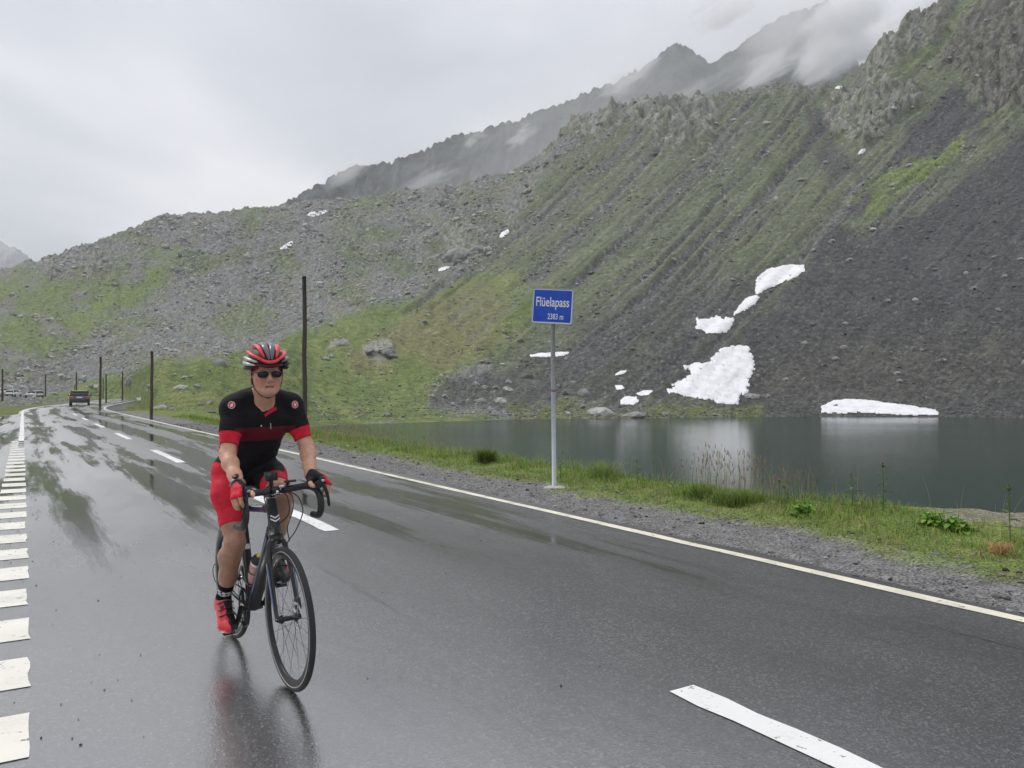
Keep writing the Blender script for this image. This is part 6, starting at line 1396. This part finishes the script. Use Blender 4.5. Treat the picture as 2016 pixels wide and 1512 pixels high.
def rib(name, pts, r, mat, sxy=(1.15, .8)):
    p = smoothpath(pts, 5); p = [HCN+(hrot @ Vector((w.x*HRX, w.y*HRY, w.z*HRZ)))*k_ for w, k_ in [((lambda q: Vector((q.x/HRX, q.y/HRY, q.z/HRZ)).normalized())(hrot.transposed() @ (q_-HCN)), 1.0) for q_ in p]]
    n = len(p); rad = [r*max(.18, math.sin(math.pi*(i+.35)/(n-.3))**.42)*1.08 for i in range(n)]; bm = bmesh.new(); tube(bm, p, rad, 12, sx=sxy[0], sy=sxy[1]); return bmobj(name, bm, mat, helmet)
for s in (-1, 1):
    rib('shell_rib', [sph(.134, s*.007, .006), sph(.122, s*.012, .045), sph(.095, s*.020, .078), sph(.03, s*.022, .1), sph(-.06, s*.022, .09), sph(-.12, s*.02, .04)], .0125, h_grey)
    rib('shell_rib', [sph(.126, s*.028, .016), sph(.112, s*.042, .052), sph(.08, s*.052, .080), sph(.01, s*.058, .095), sph(-.07, s*.054, .075), sph(-.12, s*.035, .03)], .0115, h_red)
    rib('shell_rib', [sph(.128, s*.022, .000), sph(.118, s*.052, .012), sph(.075, s*.082, .034), sph(.0, s*.092, .055), sph(-.08, s*.075, .05)], .0105, h_red)
    rib('shell_rib', [sph(.112, s*.060, -.006), sph(.07, s*.088, .008), sph(.0, s*.1, .022), sph(-.08, s*.08, .02)], .0105, h_grey if s > 0 else h_sil)
    rib('shell_rib', [sph(.100, s*.070, -.022), sph(.05, s*.094, -.012), sph(-.02, s*.102, -.004), sph(-.09, s*.075, -.005)], .0115, h_sil if s < 0 else h_blk)
    rib('shell_rib', [sph(.085, s*.080, -.036), sph(.03, s*.098, -.032), sph(-.05, s*.098, -.030), sph(-.11, s*.055, -.03)], .012, h_blk)
rib('shell_rib', [sph(.118, -.052, .010), sph(.130, -.024, -.004), sph(.134, 0, -.008), sph(.130, .024, -.004), sph(.118, .052, .010)], .0115, h_red)
rib('shell_rib', [sph(.105, -.068, -.016), sph(.125, -.035, -.026), sph(.130, 0, -.028), sph(.125, .035, -.026), sph(.105, .068, -.016)], .010, h_blk)
rib('shell_rib', [sph(-.12, -.04, .01), sph(-.135, 0, .012), sph(-.12, .04, .01)], .012, h_blk)
# red cap band under the helmet, chin straps, glasses
bm = bmesh.new(); rws = []
for t in np.linspace(-100, 100, 34):
    a = R(t); rws.append([bm.verts.new(hp(.0925*math.cos(a)-.006, .0800*math.sin(a), z-.010*abs(math.sin(a)))) for z in (.026 if abs(t) < 55 else .018, .040, .062)])
for A, B in zip(rws, rws[1:]):
    for j in range(2): bm.faces.new((A[j], A[j+1], B[j+1], B[j]))
bmesh.ops.recalc_face_normals(bm, faces=bm.faces[:]); cb = bmobj('red_cap_band', bm, redd if False else cloth_mat('cap_red', (.42, .03, .05)), rider)
strap_m = Mat('black_strap', (.012, .012, .012), .6).m
for s in (-1, 1):
    for pts in ([hp(.03, s*.078, .03), hp(.015, s*.082, -.02), hp(.012, s*.077, -.055)], [hp(-.04, s*.078, .02), hp(-.01, s*.086, -.03), hp(.012, s*.077, -.055)], [hp(.012, s*.077, -.055), hp(.020, s*.066, -.086), hp(.030, s*.040, -.122), hp(.038, 0, -.140)]):
        bm = bmesh.new(); tube(bm, smoothpath(pts, 5), .0042, 6, sx=1, sy=.5); bmobj('chin_strap', bm, strap_m, rider)
bm = bmesh.new(); bmesh.ops.create_uvsphere(bm, u_segments=12, v_segments=8, radius=.012); ea = bmobj('ear_band', bm, cloth_mat('ear_red', (.6, .05, .06)), rider); ea.location = hp(-.005, -.078, -.050); ea.scale = (1, .6, 1.5)
gl = Mat('dark_lens', (.014, .014, .020), .22, spec=.35).m; gf = metal('glasses_frame', (.12, .12, .13), .3, .7)
bm = bmesh.new(); tube(bm, smoothpath([hp(.112, -.010, .006), hp(.1165, 0, .009), hp(.112, .010, .006)], 4), .0018, 6); glasses = bmobj('sunglasses', bm, gf, rider)
for s in (-1, 1):
    bm = bmesh.new(); lens = []; n = 24
    for k in range(n):
        a = 2*math.pi*k/n; cx_, cz_ = math.cos(a), math.sin(a); yy = .0355+.0275*math.copysign(abs(cx_)**.75, cx_); zz2 = -.004+(.0155 if cz_ > 0 else .0195)*math.copysign(abs(cz_)**.8, cz_)-.0016*cx_; lens.append((yy, zz2))
    ringv = [bm.verts.new(hp(.1115-.55*(yy-.012)**2*10*.8, s*yy, zz2)) for yy, zz2 in lens]; cv = bm.verts.new(hp(.112, s*.0355, -.004))
    for k in range(n): bm.faces.new((ringv[k], ringv[(k+1) % n], cv))
    bmesh.ops.recalc_face_normals(bm, faces=bm.faces[:]); lo = bmobj('lens', bm, gl, glasses); sd_ = lo.modifiers.new('s', 'SOLIDIFY'); sd_.thickness = .002
    bm = bmesh.new(); tube(bm, [hp(.1118-.55*(yy-.012)**2*10*.8, s*yy, zz2) for yy, zz2 in lens], .0011, 5, closed=True); bmobj('lens_rim', bm, gf, glasses)
    bm = bmesh.new(); tube(bm, smoothpath([hp(.096, s*.062, .004), hp(.085, s*.074, .006), hp(.03, s*.081, .004), hp(-.02, s*.083, -.004)], 4), .0026, 6); bmobj('temple', bm, gf, glasses)
# collar flap, zip and emblems laid on the jersey
from mathutils.bvhtree import BVHTree
bpy.context.view_layer.update(); MW = rider.matrix_world; MI = MW.inverted()
jb = BVHTree.FromPolygons([v.co for v in jersey.data.vertices], [p.vertices[:] for p in jersey.data.polygons])
def hitj(u, v):
    o = Vector((0, 0, EYE)); d = Vector(((u-U0)/F, 1, (V0-v)/F)); lo_, ld = MI @ o, (MI.to_3x3() @ d).normalized(); p, n, _, _ = jb.ray_cast(lo_, ld); return p, n
def decal(name, poly, mat, par, lift=.0022, thick=.0012):
    bm = bmesh.new(); vs_ = []
    for u, v in poly:
        p, n = hitj(u, v)
        if p is None: bm.free(); return None
        vs_.append(bm.verts.new(p+n*lift))
    c0 = Vector((0, 0, 0)); 
    for q in vs_: c0 += q.co/len(vs_)
    cv = bm.verts.new(c0)
    for i in range(len(vs_)): bm.faces.new((vs_[i], vs_[(i+1) % len(vs_)], cv))
    bmesh.ops.recalc_face_normals(bm, faces=bm.faces[:]); return bmobj(name, bm, mat, par)
def circ_(u, v, ru, rv, n=20): return [(u+ru*math.cos(2*math.pi*k/n), v+rv*math.sin(2*math.pi*k/n)) for k in range(n)]
dred = Mat('emblem_red', (.60, .04, .06), .6).m; dwh = Mat('emblem_white', (.70, .62, .62), .6).m
for u, v, ru in ((456, 797.5, 7.2), (580.5, 796.5, 6.2)):
    decal('sleeve_emblem', circ_(u, v, ru, 7.2), dwh, jersey); decal('sleeve_emblem', circ_(u, v, ru*.86, 6.2), dred, jersey, .003)
    decal('sleeve_emblem', [(u-3.2, v+1.5), (u-1, v-1.0), (u+1.5, v-3.8), (u+3.2, v-3.2), (u+2, v-1), (u+3.5, v+1), (u+1, v+3.6), (u-2, v+3.4)] if u < 500 else [(u-2.6, v-3.4), (u-1, v-3.6), (u+.4, v+0), (u+1.8, v-3), (u+3, v-2.4), (u+1, v+3.8), (u-.6, v+3.6), (u-2, v+.6)], dwh, jersey, .0036)
decal('collar_flap', [(519, 817), (522, 821), (534, 813), (544, 808), (543, 802), (532, 805)], cloth_mat('collar_red', (.42, .02, .04)), jersey, .006)
decal('zip', [(532, 833), (533.2, 833), (533.4, 844), (532.2, 844)], dwh, jersey, .003); decal('zip_pull', circ_(514, 838, 1.6, 1.8, 8), dwh, jersey, .003)
# ---------------------------------------------------------------- haze and cloud
def volbox(name, lo, hi, mat):
    bm = bmesh.new(); box(bm, [(a+b)/2 for a, b in zip(lo, hi)], [b-a for a, b in zip(lo, hi)]); o = bmobj(name, bm, mat, smooth=False); return tag(o, kind='stuff')
def volmat(name, dens, color, noise=None):
    mt = bpy.data.materials.new(name); mt.use_nodes = True; t = mt.node_tree; t.nodes.clear(); o = t.nodes.new('ShaderNodeOutputMaterial'); v = t.nodes.new('ShaderNodeVolumePrincipled')
    v.inputs['Color'].default_value = (*color, 1); v.inputs['Density'].default_value = dens; v.inputs['Anisotropy'].default_value = .2; t.links.new(v.outputs[0], o.inputs['Volume']); return mt, t, v
hz, _, _ = volmat('haze_air', .00026, (.93, .95, 1))
volbox('haze', (-3000, -3000, -160), (3000, 3000, 720), hz)

def cloud(u, v, ru, rv, Y, dens, seed, depth=1.0, thr=.42):
    """a drifting puff of cloud: a lumpy closed body whose density fades to its rim"""
    bm = bmesh.new(); bmesh.ops.create_icosphere(bm, subdivisions=3, radius=1)
    o = bmobj('cloud_wisp', bm); k = Y/F; o.scale = (ru*k, (ru+rv)*.5*k*depth, rv*k); o.location = ((u-U0)*k, Y, EYE+(V0-v)*k)
    o.rotation_euler = (0, R(-28), 0)
    mt, t, vol = volmat('cloud', 0, (.97, .975, .985)); nn = t.nodes; ll = t.links
    tc = nn.new('ShaderNodeTexCoord'); ln = nn.new('ShaderNodeVectorMath'); ln.operation = 'LENGTH'; ll.new(tc.outputs['Object'], ln.inputs[0])
    ns = nn.new('ShaderNodeTexNoise'); ns.noise_dimensions = '4D'; ns.inputs['W'].default_value = seed*3.7; ns.inputs['Scale'].default_value = 1.9; ns.inputs['Detail'].default_value = 5; ns.inputs['Roughness'].default_value = .6; ns.inputs['Distortion'].default_value = .4
    ll.new(tc.outputs['Object'], ns.inputs['Vector'])
    r = nn.new('ShaderNodeMapRange'); ll.new(ln.outputs['Value'], r.inputs[0]); r.inputs[1].default_value = .15; r.inputs[2].default_value = .98; r.inputs[3].default_value = -.12; r.inputs[4].default_value = -1.0
    a = nn.new('ShaderNodeMath'); a.operation = 'MULTIPLY_ADD'; ll.new(ns.outputs[0], a.inputs[0]); a.inputs[1].default_value = 1.9; ll.new(r.outputs[0], a.inputs[2])
    r2 = nn.new('ShaderNodeMapRange'); r2.interpolation_type = 'SMOOTHSTEP'; ll.new(a.outputs[0], r2.inputs[0]); r2.inputs[1].default_value = thr; r2.inputs[2].default_value = .85; r2.inputs[3].default_value = 0; r2.inputs[4].default_value = dens
    ll.new(r2.outputs[0], vol.inputs['Density']); o.data.materials.clear(); o.data.materials.append(mt); tag(o, kind='stuff')
cloud(1660, 110, 190, 95, 760, 0.1288, 1)
cloud(1420, 30, 130, 60, 800, 0.0589, 2)
cloud(1500, 150, 170, 34, 700, 0.081, 3)
cloud(1240, 150, 130, 42, 760, 0.0442, 4)
cloud(1030, 265, 75, 30, 700, 0.081, 5)
cloud(930, 275, 55, 22, 720, 0.0515, 6)
cloud(690, 340, 110, 30, 700, 0.0368, 7)
cloud(1820, 30, 160, 80, 720, 0.1104, 8)
cloud(850, 350, 150, 26, 690, 0.0294, 9)

cloud(1150, 250, 820, 170, 690, .0040, 12, .45, .02)
cloud(1560, 60, 260, 120, 700, .020, 14, .6, .25)
cloud(10, 490, 90, 40, 1500, .012, 15)
cloud(1500, 125, 110, 26, 560, .05, 16, 1, .36)
cloud(1370, 175, 120, 22, 560, .03, 17, 1, .36)
cloud(1440, 20, 110, 40, 640, .05, 18)
cloud(1660, 40, 170, 90, 620, .09, 21, .8, .3)
